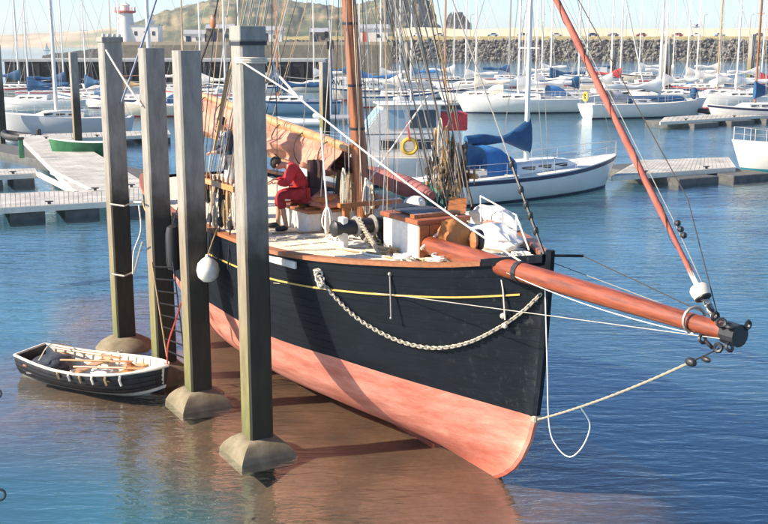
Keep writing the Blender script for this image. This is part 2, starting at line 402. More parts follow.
# salt streaks near the stem and along the waterline
r3 = N.new('ShaderNodeValToRGB'); r3.color_ramp.elements[0].position = .56; r3.color_ramp.elements[1].position = .72
r3.color_ramp.elements[0].color = (0, 0, 0, 1); r3.color_ramp.elements[1].color = (.22, .22, .22, 1)
L(nz(9, (1.4, 1.4, .8), 9, .75), r3.inputs[0])
sx = N.new('ShaderNodeSeparateXYZ'); L(tc.outputs['Object'], sx.inputs[0])
mr = N.new('ShaderNodeMapRange'); mr.inputs[1].default_value = -.9; mr.inputs[2].default_value = .9; L(sx.outputs[0], mr.inputs[0])
mu = N.new('ShaderNodeMath'); mu.operation = 'MULTIPLY'; L(mr.outputs[0], mu.inputs[0]); L(r3.outputs[0], mu.inputs[1])
mx = N.new('ShaderNodeMix'); mx.data_type = 'RGBA'; L(mu.outputs[0], mx.inputs[0]); L(r.outputs[0], mx.inputs[6]); mx.inputs[7].default_value = (.2, .2, .17, 1)
L(mx.outputs[2], b.inputs['Base Color'])
bp = N.new('ShaderNodeBump'); bp.inputs['Distance'].default_value = .006; L(nz(6, (1, 1, 3), 5), bp.inputs['Height']); L(bp.outputs[0], b.inputs['Normal'])
M_hulli = mat('hull_seam_black', (.01, .011, .013), .7)
M_pink = mat('pink_antifouling', (.62, .2, .13), .75)
n, N, L, b = nodes(M_pink); tc = N.new('ShaderNodeTexCoord')
r = N.new('ShaderNodeValToRGB'); e_ = r.color_ramp.elements
e_[0].position = .34; e_[0].color = (.47, .13, .08, 1); e_[1].position = .68; e_[1].color = (.76, .33, .24, 1); x = e_.new(.5); x.color = (.62, .22, .155, 1)
L(nz(1.7, (.6, 1, 2.2), 10, .7), r.inputs[0])
# noisy darker red low on the bottom, scuffs and a scum line higher up
sx = N.new('ShaderNodeSeparateXYZ'); L(tc.outputs['Object'], sx.inputs[0]); q_ = nz(4.5, (.6, 1, 1), 9, .75)
ma = N.new('ShaderNodeMath'); ma.operation = 'MULTIPLY_ADD'; ma.inputs[1].default_value = -1.1; L(q_, ma.inputs[0]); L(sx.outputs[2], ma.inputs[2])
lo = N.new('ShaderNodeMapRange'); lo.inputs[1].default_value = -.42; lo.inputs[2].default_value = .12; lo.inputs[3].default_value = .75; lo.inputs[4].default_value = 0; L(ma.outputs[0], lo.inputs[0])
m1 = N.new('ShaderNodeMix'); m1.data_type = 'RGBA'; L(lo.outputs[0], m1.inputs[0]); L(r.outputs[0], m1.inputs[6]); m1.inputs[7].default_value = (.33, .065, .035, 1)
sc_ = N.new('ShaderNodeMapRange'); sc_.inputs[1].default_value = .62; sc_.inputs[2].default_value = .74; sc_.inputs[4].default_value = .55; L(nz(7, (.35, 1, 3.5), 10, .8), sc_.inputs[0])
m2 = N.new('ShaderNodeMix'); m2.data_type = 'RGBA'; L(sc_.outputs[0], m2.inputs[0]); L(m1.outputs[2], m2.inputs[6]); m2.inputs[7].default_value = (.8, .5, .4, 1); L(m2.outputs[2], b.inputs['Base Color'])
bp = N.new('ShaderNodeBump'); bp.inputs['Distance'].default_value = .01; L(nz(5, (.5, 1, 2.), 5), bp.inputs['Height']); L(bp.outputs[0], b.inputs['Normal'])
bot = MB()
for s in (-1, 1): strip(s, (zero, zwl), [i/12 for i in range(13)], [0]*13, bot)
bot.build('hull_bottom', M_pink, boat, smooth=True)
inn = MB()
for s in (-1, 1): strip(s, (zwl, zr), [i/6 for i in range(7)], [-.02]*7, inn)
inn.build('hull_lining', M_hulli, boat, smooth=True)
NS = 12
for s in (-1, 1):
    for k in range(NS):
        a, c = k/NS, (k+1)/NS; g_ = .025/NS
        m = strip(s, (zwl, zr), [a, a+g_, (a+c)/2, c-g_, c], [-.004, .002, .0025, .002, -.004])
        m.build('strake', M_hullb, boat, smooth=True)
# transom, stem post, keel, rudder
m = MB()
row = [hp(-1, 1, i/10, (zero, zr)) for i in range(11)]
for p_, q_ in zip(row, row[1:]): m.add([p_, q_, (q_.x, -q_.y, q_.z), (p_.x, -p_.y, p_.z)], [(0, 1, 2, 3)])
m.build('transom', M_hullb, boat)
m = MB()
zs = [0, .06, .15, .3, .5, .8, 1.13]
m.tube([(-Lst(z)+.0, 0, z) for z in zs], .055, 6); m.build('forefoot', M_pink, boat, smooth=True)
m = MB(); m.tube([(-Lst(z)+.01, 0, z) for z in (1.13, 1.5, 2, 2.6, 3.2, 3.42)], .062, 6); m.build('stem_post', M_hullb, boat, smooth=True)
MB().box((-6.9, 0, -.1), (10.8, .16, .16)).build('keel', M_pink, boat, bevel=.02)
MB().box((-11.9, 0, 1.1), (.6, .08, 2.2)).build('rudder', M_pink, boat, bevel=.02)
# deck
def dz(l, y=0): return zr(l)-.1+.07*(1-(y/2.2)**2)
m = MB()
def dk(u, v):
    l = -.75+u*(LE+.7); h_ = hb(l, zr(l)-.1)-.02; y = (v*2-1)*h_
    return Vector((-l, y, dz(l, y)-.03))
m.grid(dk, 40, 12); m.build('deck_bed', M_hulli, boat)
M_deck = mat('pale_deck_plank', (.62, .55, .42), .7, var=.14, scale=4, stretch=(.4, 5, 3), bump=.002)
for k in range(-13, 14):
    y = k*.155
    ls = [l for l in [-.7+.1*i for i in range(122)] if hb(l, zr(l)-.1)-.10 > abs(y)+.07]
    if len(ls) < 3: continue
    A = [ls[0]+(ls[-1]-ls[0])*i/12 for i in range(13)]; m = MB(); kk = 0
    for l in A:
        zt = dz(l, y)
        for (yy, z_) in ((y-.074, zt-.025), (y-.07, zt), (y+.07, zt), (y+.074, zt-.025)): m.v.append((-l, yy, z_))
    for i in range(12):
        for j in range(3): q = (i*4+j, (i+1)*4+j, (i+1)*4+j+1, i*4+j+1); m.f.append(q[::-1]); m.mi.append(0)
    m.build('deck_plank', M_deck, boat)
# rail, stripe
def railcurve(s, l0, l1, nn, dz_, off, w_, h_, name, mt):
    m = MB(); A = [l0+(l1-l0)*i/nn for i in range(nn+1)]
    for l in A:
        z = zr(l)+dz_; y = hb(l, zr(l)-.02)+off
        for (dy, dzz) in ((-w_/2, -h_/2), (w_/2, -h_/2), (w_/2, h_/2), (-w_/2, h_/2)): m.v.append((-l, s*(y+dy), z+dzz))
    for i in range(nn):
        for j in range(4):
            q = (i*4+j, (i+1)*4+j, (i+1)*4+(j+1) % 4, i*4+(j+1) % 4); m.f.append(q if s < 0 else q[::-1]); m.mi.append(0)
    m.f += [(0, 1, 2, 3), tuple(nn*4+j for j in (3, 2, 1, 0))]; m.mi += [0, 0]
    return m.build(name, mt, boat)
for s in (-1, 1):
    railcurve(s, -.35, LE, 40, .03, -.03, .17, .06, 'cap_rail', M_wood_o)
    railcurve(s, -1.02, -.35, 8, .04, -.03, .15, .1, 'bow_rail', M_hullb)
    m = MB(); A = [-.75+i*.25 for i in range(48)]
    for l in A:
        z = zr(l)-.42; y = hb(l, z)+.012
        for (dy, dzz) in ((0, -.014), (.012, -.01), (.012, .01), (0, .014)): m.v.append((-l, s*(y+dy), z+dzz))
    for i in range(len(A)-1):
        for j in range(3):
            q = (i*4+j, (i+1)*4+j, (i+1)*4+j+1, i*4+j+1); m.f.append(q if s < 0 else q[::-1]); m.mi.append(0)
    m.build('yellow_stripe', mat('yellow_paint', (.6, .38, .09), .5, var=.15, scale=8), boat)
# white fender board on the rail and hooks
a, c = wb(at_y(264, 258, 0.1+bw(-2.9, -2.2).y)), 0
m = MB(); A = [2.2+.15*i for i in range(8)]
m.beam((-2.25, -hb(2.25, 2.8)-.05, 2.83), (-3.7, -hb(3.7, 2.8)-.05, 2.83), .05, .11); m.build('fender_board', M_offwhite, boat, bevel=.01)

# mast and spars -----------------------------------------------------------
MAST0 = Vector((-4.0, .12, 2.75)); MTOP = Vector((-5.55, .12, 14.6))
M_mast = mat('oiled_mast', (.27, .085, .022), .5, var=.5, scale=4, stretch=(4, 4, .3), coat=.2, bump=.003, bscale=12)
MB().tube([MAST0.lerp(MTOP, i/8) for i in range(9)], [.128-.004*i for i in range(9)], 16).build('mast', M_mast, boat, smooth=True)
for t in (.155, .215, .3):
    p = MAST0.lerp(MTOP, t); MB().tube([p-Vector((0, 0, .02)), p+Vector((0, 0, .02))], .132, 14).build('mast_band', M_black, boat)
MB().tube([MAST0, MAST0+Vector((0, 0, .32))], .185, 14).build('mast_collar', M_offwhite, boat, smooth=True)
# fife rail around the mast
for sx_, sy_ in ((-.4, -.45), (-.4, .45), (.4, -.45), (.4, .45)): MB().box((MAST0.x+sx_, sy_, 3.1), (.09, .09, .6)).build('fife_post', M_wood, boat)
MB().box((MAST0.x-.4, 0, 3.42), (.1, 1.15, .07)).build('fife_rail', M_wood, boat); MB().box((MAST0.x+.4, 0, 3.42), (.1, 1.15, .07)).build('fife_rail', M_wood, boat)
# bowsprit
TIP = Vector((4.42, -.36, 3.17))
M_spr = mat('red_bowsprit', (.22, .05, .018), .42, var=.5, scale=5, stretch=(.35, 3, 3), coat=.35, bump=.003, bscale=14)
BS0 = Vector((-1.9, -.3, 3.12))
MB().tube([BS0.lerp(TIP, i/10) for i in range(11)], [.125, .135, .135, .135, .13, .125, .12, .115, .105, .098, .09], 14).build('bowsprit', M_spr, boat, smooth=True)
MB().tube([BS0.lerp(TIP, .435), BS0.lerp(TIP, .449)], .139, 14).build('bowsprit_band', M_black, boat)
MB().tube([TIP-Vector((.12, 0, 0)), TIP+Vector((.06, 0, 0))], .115, 14).build('cranse_iron', M_black, boat)
MX = Matrix.Rotation(R(90), 3, 'Y')
MB().torus(TIP+Vector((-.55, 0, .03)), .135, .018, M=MX @ Matrix.Rotation(R(8), 3, 'X')).build('traveller_ring', mat('galvanised', (.4, .36, .3), .5, .6), boat, smooth=True)
for i, (dx, dy, dz_) in enumerate(((.02, -.1, .1), (-.08, -.12, .12), (-.18, -.1, .16), (.04, -.12, -.1), (-.1, -.12, -.14), (-.2, -.14, -.13), (-.3, -.13, -.1), (.06, .1, .1), (-.3, -.05, .22), (-.42, -.04, .3))):
    MB().torus(TIP+Vector((dx, dy, dz_)), .04, .018, M=Matrix.Rotation(i*1.1, 3, 'X') @ Matrix.Rotation(i*.7, 3, 'Y'), n=8, k=5).build('shackle', M_black, boat, smooth=True)
# furled jib on its stay
HEAD = MAST0.lerp(MTOP, .97)
dr = at_y(700, 291, bw(TIP.x-.35, TIP.y).y); dr = wb(dr)
M_jib = mat('furled_jib_cloth', (.34, .09, .062), .8, var=.35, scale=7, stretch=(1, 1, .35), bump=.006, bscale=16)
n_ = 60; jp = [dr.lerp(HEAD, i/n_) for i in range(n_+1)]
MB().tube(jp, [.022+.016*min(1, i/6) + .004*math.sin(i*1.9) for i in range(n_+1)], 9).build('furled_jib', M_jib, boat, smooth=True)
u_ = (HEAD-dr).normalized(); v_ = u_.orthogonal().normalized(); w_ = u_.cross(v_)
sp = [dr+u_*(.25+i*.05)+(v_*math.cos(i*.42)+w_*math.sin(i*.42))*.04 for i in range(170)]
MB().tube(sp, .004, 4).build('furling_line', M_roped, boat)
MB().tube([dr+u_*.02, dr+u_*.26], .027, 8).build('jib_tack_binding', M_ropew, boat)
MB().lathe([(.03, -.08), (.085, -.07), (.098, -.02), (.098, .03), (.075, .06), (.025, .08)], 16, dr, M=u_.to_track_quat('Z', 'Y').to_matrix()).build('furling_drum', mat('drum_plastic', (.6, .52, .42), .5, var=.2), boat, smooth=True)
MB().lathe([(.075, -.095), (.086, -.085), (.086, -.07), (.075, -.065)], 16, dr, M=u_.to_track_quat('Z', 'Y').to_matrix()).build('drum_base', M_black, boat)
lk = MB()
for i in range(6):
    p = (dr-u_*.1).lerp(TIP+Vector((-.3, 0, .14)), i/5); lk.torus(p, .03, .013, M=Matrix.Rotation(i*1.57, 3, 'X'), n=8, k=5)
lk.build('tack_chain', mat('galvanised', (1, 1, 1)), boat, smooth=True)
# thin jib halyard and outer stays
o1 = wb(at_y(640, 60, bw(TIP.x-.3, TIP.y).y+2.5))
rope('halyard', [TIP+Vector((-.2, -.02, .1)), TIP.lerp(HEAD, .08)+Vector((0, -.12, .1)), HEAD+Vector((0, -.1, .2))], .005, M_wire, parent=boat)
rope('halyard_tail', [TIP+Vector((-.2, -.02, .1)), TIP.lerp(HEAD, .1)+Vector((.1, .12, .12)), HEAD+Vector((0, .2, -.4))], .006, M_roped, parent=boat)
m = MB()
for t in (.07, .075, .08): m.ball(TIP.lerp(HEAD, t)+Vector((0, -.1, .12)), .035, 8)
m.build('halyard_block', M_black, boat)
# inner forestay to the stem head, with deadeyes
SH = Vector((.98, -.03, 3.36)); HN = MAST0.lerp(MTOP, .8)
rope('forestay', [SH, HN], .011, M_wire, parent=boat)
m = MB()
for t in (.03, .05, .065, .085, .12): m.ball(SH.lerp(HN, t), .042, 8, (1, 1, 1.5))
m.tube([SH, SH.lerp(HN, .13)], .02, 6); m.build('forestay_lanyard', M_black, boat, smooth=True)
M_ropeg = mat('grey_tan_rope', (.3, .26, .2), .9, var=.25, scale=60)
# bobstay: thick pale rope, block, wire
BB = Vector((.93, -.02, 1.12)); blk = wb(at_y(691, 362, bw(TIP.x-.55, TIP.y).y))
pts = sag(BB, blk, .05, 60)
MB().tube(pts, [.012+.006*(i % 2) for i in range(61)], 7).build('bobstay', M_ropeg, boat, smooth=True)
MB().tube([blk, TIP+Vector((-.05, 0, -.1))], .009, 5).build('bobstay_wire', M_black, boat)
MB().ball(blk, .06, 8, (1.3, .8, .8)).ball(blk+Vector((.2, 0, .08)), .045, 8, (1.5, .7, .7)).build('bobstay_block', M_black, boat, smooth=True)
MB().box((.90, 0, 1.12), (.1, .14, .1)).build('stem_fitting', M_ropeg, boat, bevel=.02)
# slack white line down the stem and hooked on the bobstay
pz = [at_y(545, 290, 13.2), at_y(547, 360, 13.15), at_y(549, 425, 13.1), at_y(557, 447, 13.0), at_y(570, 457, 12.9), at_y(583, 446, 12.7), at_y(590, 425, 12.55), bw(*pts[20])]
rope('slack_line', smooth_path([wb(p) for p in pz]), .009, M_ropew, parent=boat)
# bowsprit shrouds
rope('bowsprit_shroud', [Vector((-2.9, -hb(2.9, 2.45)-.02, 2.45)), Vector((-.6, -hb(.6, 2.6)-.09, 2.62)), TIP+Vector((-.1, -.1, -.05))], .006, M_wire, parent=boat)
rope('bowsprit_shroud', [Vector((.1, hb(-.1, 3.0)+.02, 3.05)), TIP+Vector((-.1, .1, 0))], .006, M_wire, parent=boat)
rope('bowsprit_footrope', sag(BS0.lerp(TIP, .42)+Vector((0, -.12, -.02)), TIP+Vector((-.5, -.05, -.1)), .07), .006, M_ropew, parent=boat)
MB().tube([(.85, .15, 3.3), (.98, .62, 3.27)], .02, 5).build('whisker_rod', M_black, boat)
rope('whisker_stay', [Vector((.98, .62, 3.27)), TIP+Vector((-.1, .08, .05))], .007, M_roped, parent=boat)

# anchor chain looped along the topsides
c0 = Vector((-2.05, -hb(2.05, 2.85)-.06, 2.87)); c1 = wb(at_y(540, 296, 13.35))
cm_ = [(318, 277), (335, 297), (357, 318), (385, 335), (412, 345), (440, 348), (470, 342), (500, 327), (522, 312), (541, 294)]
cp = []
for i, (px, py) in enumerate(cm_):
    # find hull point under the pixel: march along the view ray
    best = None; y_ = 12.0
    o_ = Vector((0, 0, 6)); d_ = (at_y(px, py, 15)-o_)
    for k in range(900):
        q = wb(o_+d_*(.6+k*.001)); l = -q.x
        if -q.y < hb(l, q.z)+.045 and q.z < zr(l)+.2: best = q; break
    cp.append(best or c1)
cp = smooth_path(cp, 12)
ln = sum((b_-a_).length for a_, b_ in zip(cp, cp[1:])); NLK = int(ln/.052); m = MB(); acc = 0; tgt = 0; k = 0
for a_, b_ in zip(cp, cp[1:]):
    sl = (b_-a_).length
    while tgt <= acc+sl and sl > 0:
        p = a_.lerp(b_, (tgt-acc)/sl); dd = (b_-a_).normalized()
        Q = dd.to_track_quat('X', 'Z').to_matrix() @ Matrix.Rotation(R(45+90*(k % 2)), 3, 'X') @ Matrix.Diagonal(Vector((1.35, .8, 1)))
        m.torus(p, .03, .0115, M=Q, n=8, k=5); tgt += .052; k += 1
    acc += sl
m.build('anchor_chain', mat('galvanised_chain', (.4, .35, .27), .5, .2, var=.15, scale=30), boat, smooth=True)
m = MB()
for i in range(6): m.torus(cp[0]+Vector((.02*i, 0, .1-.04*i)), .06, .014, M=Matrix.Rotation(i*1.2, 3, 'X') @ Matrix.Rotation(i*.8, 3, 'Y'), n=10, k=5)
m.build('chain_lashing', M_rope, boat, smooth=True)
# hanging hook on the topsides
q0 = Vector((-.78, -hb(.78, 2.8)-.03, 2.9))
m = MB().tube([q0, q0+Vector((0, .02, -.62))], .011, 5); m.ball(q0, .03, 8); m.ball(q0+Vector((0, .02, -.62)), .02, 8); m.build('chain_plate', M_wire, boat, smooth=True)
# hawse hole and bow line at stem
m = MB().tube([wb(at_y(500, 272, 13.55)), wb(at_y(503, 290, 13.5)), wb(at_y(505, 320, 13.45))], .012, 5); m.ball(wb(at_y(503, 316, 13.5)), .04, 8); m.ball(wb(at_y(505, 326, 13.48)), .035, 8)
m.build('bow_lashing', M_rope, boat, smooth=True)
# ---------------------------------------------------------------- deck gear of the big boat
def at_b(px, py, yl):
    """boat-local point where the view ray crosses the fore-and-aft plane y = yl"""
    o_ = wb((0, 0, 6)); q = wb(at_y(px, py, 15)); d = q-o_; t = (yl-o_.y)/d.y
    return o_+d*t
def on_deck(px, py, h=.0):
    p = wb(at_z(px, py, 2.9+h)); 
    for _ in range(3): p = wb(at_z(px, py, dz(-p.x, p.y)+h))
    return p
rr0 = random.Random(8)
# shrouds with deadeyes
def shroud(l, s, topf, r=.012):
    a = Vector((-l, s*(hb(l, 2.9)+.0), zr(l)+.05)); b_ = MAST0.lerp(MTOP, topf)
    MB().tube([a.lerp(b_, .085), b_], r, 5).build('shroud', M_wire, boat)
    for t in (.018, .078): MB().lathe([(.03, -.035), (.075, -.03), (.08, 0), (.075, .03), (.03, .035)], 12, a.lerp(b_, t), M=Matrix.Rotation(R(90), 3, 'X')).build('deadeye', M_black, boat, smooth=True)
    m = MB()
    for dx in (-.045, 0, .045): m.tube([a.lerp(b_, .018)+Vector((dx, 0, 0)), a.lerp(b_, .078)+Vector((dx*.8, 0, 0))], .008, 4)
    m.build('lanyard', M_roped, boat); tag(boat.children[-1], kind='stuff')
    MB().tube([a+Vector((0, s*.03, -.55)), a.lerp(b_, .018)], .014, 5).build('chain_plate', M_black, boat)
for l in (4.35, 4.8, 5.25, 5.7): shroud(l, -1, .8)
for l in (3.7, 4.1, 4.5, 5.0): shroud(l, 1, .8)
for s, (l0, l1) in ((-1, (4.2, 5.85)), (1, (3.6, 5.1))):
    pa = Vector((-l0, s*(hb(l0, 2.9)-.06), 3.72)); pb = Vector((-l1, s*(hb(l1, 2.9)-.06), 3.72)); MB().beam(pa, pb, .05, .09).build('sheer_pole', M_woodl, boat)
    for i in range(9):
        p = pa.lerp(pb, (i+.5)/9); MB().lathe([(.012, -.14), (.012, .02), (.02, .04), (.022, .1), (.01, .15)], 8, p).build('belaying_pin', M_wood, boat, smooth=True)
rr = random.Random(3)
def hank(p, h, w_, m_, parent=boat, n=7, name='rope_coil'):
    """a coil of line hung up: long loops of uneven length"""
    m = MB()
    for i in range(n):
        ww = w_*rr.uniform(.5, 1.1); hh = h*rr.uniform(.75, 1.1); ph = rr.uniform(0, 3.14); dx = rr.uniform(-.03, .03)
        pts = []
        for k in range(15):
            a = 2*math.pi*k/14; x = math.sin(a)*ww*.5*(1-.35*math.cos(a)); z = -hh/2+math.cos(a)*hh/2
            pts.append(p+Vector((x*math.cos(ph)+dx, x*math.sin(ph)*.7, z)))
        m.tube(pts, .012, 4)
    m.tube([p+Vector((-.05, 0, -h*.3)), p+Vector((.05, .02, -h*.33))], .03, 5)
    o = m.build(name, m_, parent, smooth=True); return o
for i, (px, py, h) in enumerate(((440, 118, .7), (447, 126, .85), (453, 134, .6), (436, 128, .5), (458, 142, .75), (443, 150, .8), (450, 165, .6), (462, 160, .55), (438, 160, .6), (456, 178, .55))):
    hank(at_b(px, py, 1.95), h, .16, (M_rope, M_ropet, M_roped, M_ropet)[(i*3) % 4], n=5)
for i, (px, py, h) in enumerate(((212, 182, .6), (220, 180, .75), (228, 182, .6), (234, 184, .7), (207, 172, .5), (224, 200, .45), (215, 205, .4))):
    hank(at_b(px, py, -2.1), h, .14, (M_rope, M_roped, M_ropet)[i % 3], n=5)
for i in range(20):
    px0 = 428+2.3*i; a_ = at_b(px0, 205+rr0.uniform(-6, 8), 1.9); b_ = at_b(370+3.2*i+rr0.uniform(-12, 12), -20, .3)
    MB().tube([a_, a_.lerp(b_, .5)+Vector((.02, .02, 0)), b_], rr0.choice((.006, .008, .010)), 4).build('running_rope', (M_roped, M_rope, M_wire, M_ropet)[i % 4], boat)
for i in range(12):
    a_ = at_b(426+3.6*i, 138+rr0.uniform(0, 45), 1.92); pts = [a_+Vector((.02*math.sin(k), .02*math.cos(k*2), -.09*k)) for k in range(9)]
    MB().tube(pts, rr0.uniform(.018, .035), 5).build('hanging_tackle', M_roped if i % 3 else M_ropet, boat, smooth=True)
    if i % 2: MB().ball(a_, .07, 8, (.7, .6, 1.2)).build('block', M_black, boat, smooth=True)
for i in range(14):
    a_ = at_b(338+4.5*i+rr0.uniform(-2, 2), 222+rr0.uniform(-10, 6), .3-.06*i); b_ = at_b(322+6*i+rr0.uniform(-6, 6), -15, .1)
    MB().tube([a_, a_.lerp(b_, .4)+Vector((.03, .03, 0)), b_], rr0.choice((.004, .006, .008)), 4).build('running_rope', (M_roped, M_wire, M_ropet)[i % 3], boat)
    a_ = at_b(196+3.2*i, 228+rr0.uniform(-8, 6), -2.0); b_ = at_b(215+7*i+rr0.uniform(-6, 6), -15, -.8)
    MB().tube([a_, b_], rr0.choice((.006, .009, .012)), 4).build('running_rope', (M_roped, M_ropet, M_wire)[i % 3], boat)
# running rigging round the mast
for i in range(9):
    a = i*.7; b0 = Vector((MAST0.x+.4*(1 if i % 2 else -1), -.5+.12*i, 3.42)); t0 = MAST0.lerp(MTOP, .5+.05*i)
    MB().tube([b0, t0+Vector((0, .16*math.sin(a), 0))], .008, 4).build('halyard', (M_rope, M_wire, M_roped)[i % 3], boat)
for i, (px, py, h) in enumerate(((343, 168, .9), (349, 175, .8), (338, 172, .7), (366, 178, .7), (372, 185, .5), (355, 178, .6))):
    hank(at_b(px, py, -.45+.15*i), h*.8, .14, (M_rope, M_ropet, M_roped, M_ropew)[(i) % 4], n=5)
# gaff, furled mainsail, boom (aft of the mast)
G0 = at_b(350, 149, 0); G1 = at_b(197, 93, -.05)
MB().tube([G0.lerp(G1, i/8) for i in range(9)], [.075, .085, .09, .09, .088, .083, .078, .07, .06], 12).build('gaff', M_woodl, boat, smooth=True)
B0 = at_b(350, 178, 0); B1 = at_b(190, 128, -.05)
MB().tube([B0.lerp(B1, i/8) for i in range(9)], .085, 12).build('boom', M_woodl, boat, smooth=True)
M_sail = mat('tan_pink_sailcloth', (.44, .21, .145), .85, var=.35, scale=3, bump=.02, bscale=4)
m = MB()
def sailf(u, v):
    t = .03+.94*u; a = G0.lerp(G1, t); c = B0.lerp(B1, t); a = a-Vector((0, 0, .05))
    ang = v*2*math.pi; h_ = (a.z-c.z)*.5*1.08; ct = (a+c)/2
    wd = (.17+.06*math.sin(u*31+2*math.sin(ang))+.06*math.sin(ang*3+u*17)+.11*noise.noise(Vector((u*14, math.cos(ang)*1.6, math.sin(ang)*1.6))))*(1 if u < .97 else .6)
    drp = .05*abs(math.sin(u*math.pi*7))
    z = math.cos(ang)*h_ - (drp if math.cos(ang) < 0 else 0)
    return ct+Vector((0, math.sin(ang)*wd*(1.25 if math.cos(ang) < .2 else .85), z+.04*noise.noise(Vector((u*20, ang, 0)))))
m.grid(sailf, 70, 22, flip=True); m.build('furled_mainsail', M_sail, boat, smooth=True)
for i in range(7):
    t = .09+i*.13; a = G0.lerp(G1, t); c = B0.lerp(B1, t); ct = (a+c)/2; h_ = (a.z-c.z)/2
    pts = [ct+Vector((0, math.sin(k*math.pi/8)*.27, math.cos(k*math.pi/8)*h_*1.12)) for k in range(17)]
    MB().tube(pts, .012, 4).build('sail_tie', M_roped, boat)
for f_ in (.25, .5, .75): MB().tube([G0.lerp(G1, f_), MAST0.lerp(MTOP, .62+.3*f_)], .009, 4).build('gaff_span', M_wire, boat)
# tackle above the gaff: wood block and ropes from high up down to the quarter
tb = at_b(213, 22, -1.2)
MB().ball(tb, .11, 10, (.7, .5, 1.2)).build('tackle_block', M_wood, boat, smooth=True)
MB().tube([tb, MAST0.lerp(MTOP, .9)], .012, 5).build('tackle_line', M_roped, boat)
MB().tube([tb+Vector((0, 0, -.1)), at_b(197, 72, -1.6), at_b(190, 160, -1.9)], .02, 5).build('tackle_line', M_roped, boat)
MB().tube([at_b(232, 62, -1.9), at_b(222, 110, -1.9), at_b(214, 150, -2.0)], .022, 5).build('tackle_line', M_ropet, boat)
MB().tube([at_b(228, 72, -1.9), at_b(219, 120, -2.0)], .028, 6).build('tackle_purchase', M_ropet, boat)
MB().tube([at_b(277, 118, -.6), at_b(277, 205, -.5)], .007, 4).build('downhaul', M_roped, boat)
# maroon furled staysail stowed along the port rail and net
a, c = at_b(362, 170, 1.3), at_b(432, 196, 1.5)
MB().tube([a.lerp(c, i/9) for i in range(10)], [.1, .13, .16, .17, .18, .19, .19, .17, .14, .08], 12).build('stowed_staysail', mat('maroon_sailcloth', (.27, .1, .095), .8, var=.25, scale=5, bump=.02, bscale=6), boat, smooth=True)
def blob(c, r, sc, seed, n=14, amp=.22, M=None, flat=None):
    m = MB(); k = []
    nu, nv = n, n+4
    for i in range(nu+1):
        th = math.pi*i/nu
        for j in range(nv):
            ph = 2*math.pi*j/nv; d = Vector((math.sin(th)*math.cos(ph), math.sin(th)*math.sin(ph), math.cos(th)))
            rr_ = r*(1+amp*noise.noise(d*1.6+Vector((seed, 0, 0)))+amp*.5*noise.noise(d*4+Vector((seed, 3, 0))))
            q = Vector((d.x*sc[0], d.y*sc[1], d.z*sc[2]))*rr_
            if flat is not None: q.z = max(q.z, -flat)
            if M is not None: q = M @ q
            m.v.append(tuple(q+Vector(c)))
    for i in range(nu):
        for j in range(nv): m.f.append((i*nv+j, (i+1)*nv+j, (i+1)*nv+(j+1) % nv, i*nv+(j+1) % nv)); m.mi.append(0)
    return m
p = on_deck(388, 212)
o = blob(p+Vector((0, .9, .25)), .3, (2.6, 1., .8), 5, amp=.4).build('net_heap', M_teal, None, smooth=True, loc=None)
def thing_on_boat(o, label, cat, group=None):
    """a thing standing on the boat stays top-level: same pose as the boat, origin moved to its own base"""
    me = o.data; zs_ = [v.co for v in me.vertices]; c = Vector((sum(v.x for v in zs_)/len(zs_), sum(v.y for v in zs_)/len(zs_), min(v.z for v in zs_)))
    me.transform(Matrix.Translation(-c)); o.location = bw(*c); o.rotation_euler = (0, 0, HD); tag(o, label, cat, group); return o
thing_on_boat(o, 'heap of teal green netting on the deck beside the mast', 'net')
# main hatch box with sliding lid
h0 = on_deck(309, 233)
def box_thing(name, base, size, label, cat, side_m, lid_m, lid=.05, hole=None):
    e = empty(name, bw(*base), HD, label=label, category=cat)
    sx_, sy_, sz_ = size
    MB().box((-sx_/2, sy_/2, sz_/2), (sx_, sy_, sz_)).build('coaming', side_m, e, bevel=.01)
    MB().box((-sx_/2, sy_/2, sz_+lid/2+.002), (sx_+.08, sy_+.08, lid)).build('lid', lid_m, e, bevel=.01)
    return e
hh = box_thing('deck_hatch', h0-Vector((0, 0, .02)), (1.25, 1.35, .34), 'low white deck hatch with a wooden lid, behind the mast beside the figure in red', 'hatch', M_offwhite, M_wood_o)
for i in range(4): MB().box((-.16-.31*i, .68, .41), (.06, 1.3, .03)).build('lid_batten', M_wood, hh)
# seat bag beneath the sitter, dark cloth hanging from the boom
o = blob(h0+Vector((-.55, .35, .52)), .28, (1.2, 1.0, .7), 9, flat=.14).build('sail_bag', mat('dark_brown_cloth', (.06, .035, .03), .85, var=.3, bump=.015, bscale=8), None, smooth=True)
thing_on_boat(o, 'dark brown bundle on the hatch that the red figure sits on', 'bundle')
m = MB()
def cloth(u, v):
    p_ = at_b(315, 160+u*64, -.35); a = v*2*math.pi; wx = .06+.05*u**.4; wy = .06
    f_ = 1+.22*math.sin(a*5+u*2)+.1*math.sin(a*9)
    return p_+Vector((math.cos(a)*wx*1.4*f_-.0, math.sin(a)*wy*2*f_, 0))
m.grid(cloth, 14, 40, flip=True); o = m.build('hanging_cloth', MATS['dark_brown_cloth'], None, smooth=True)
thing_on_boat(o, 'long dark brown cloth hanging in folds from the boom', 'cloth')
o = blob(h0+Vector((-.2, .45, .47)), .3, (1.1, 1., .55), 12, amp=.5, flat=.08).build('sail_heap', mat('rust_sailcloth', (.42, .15, .09), .85, var=.3, bump=.02, bscale=6), None, smooth=True)
thing_on_boat(o, 'crumpled rust red sailcloth heaped on the white hatch', 'sail')
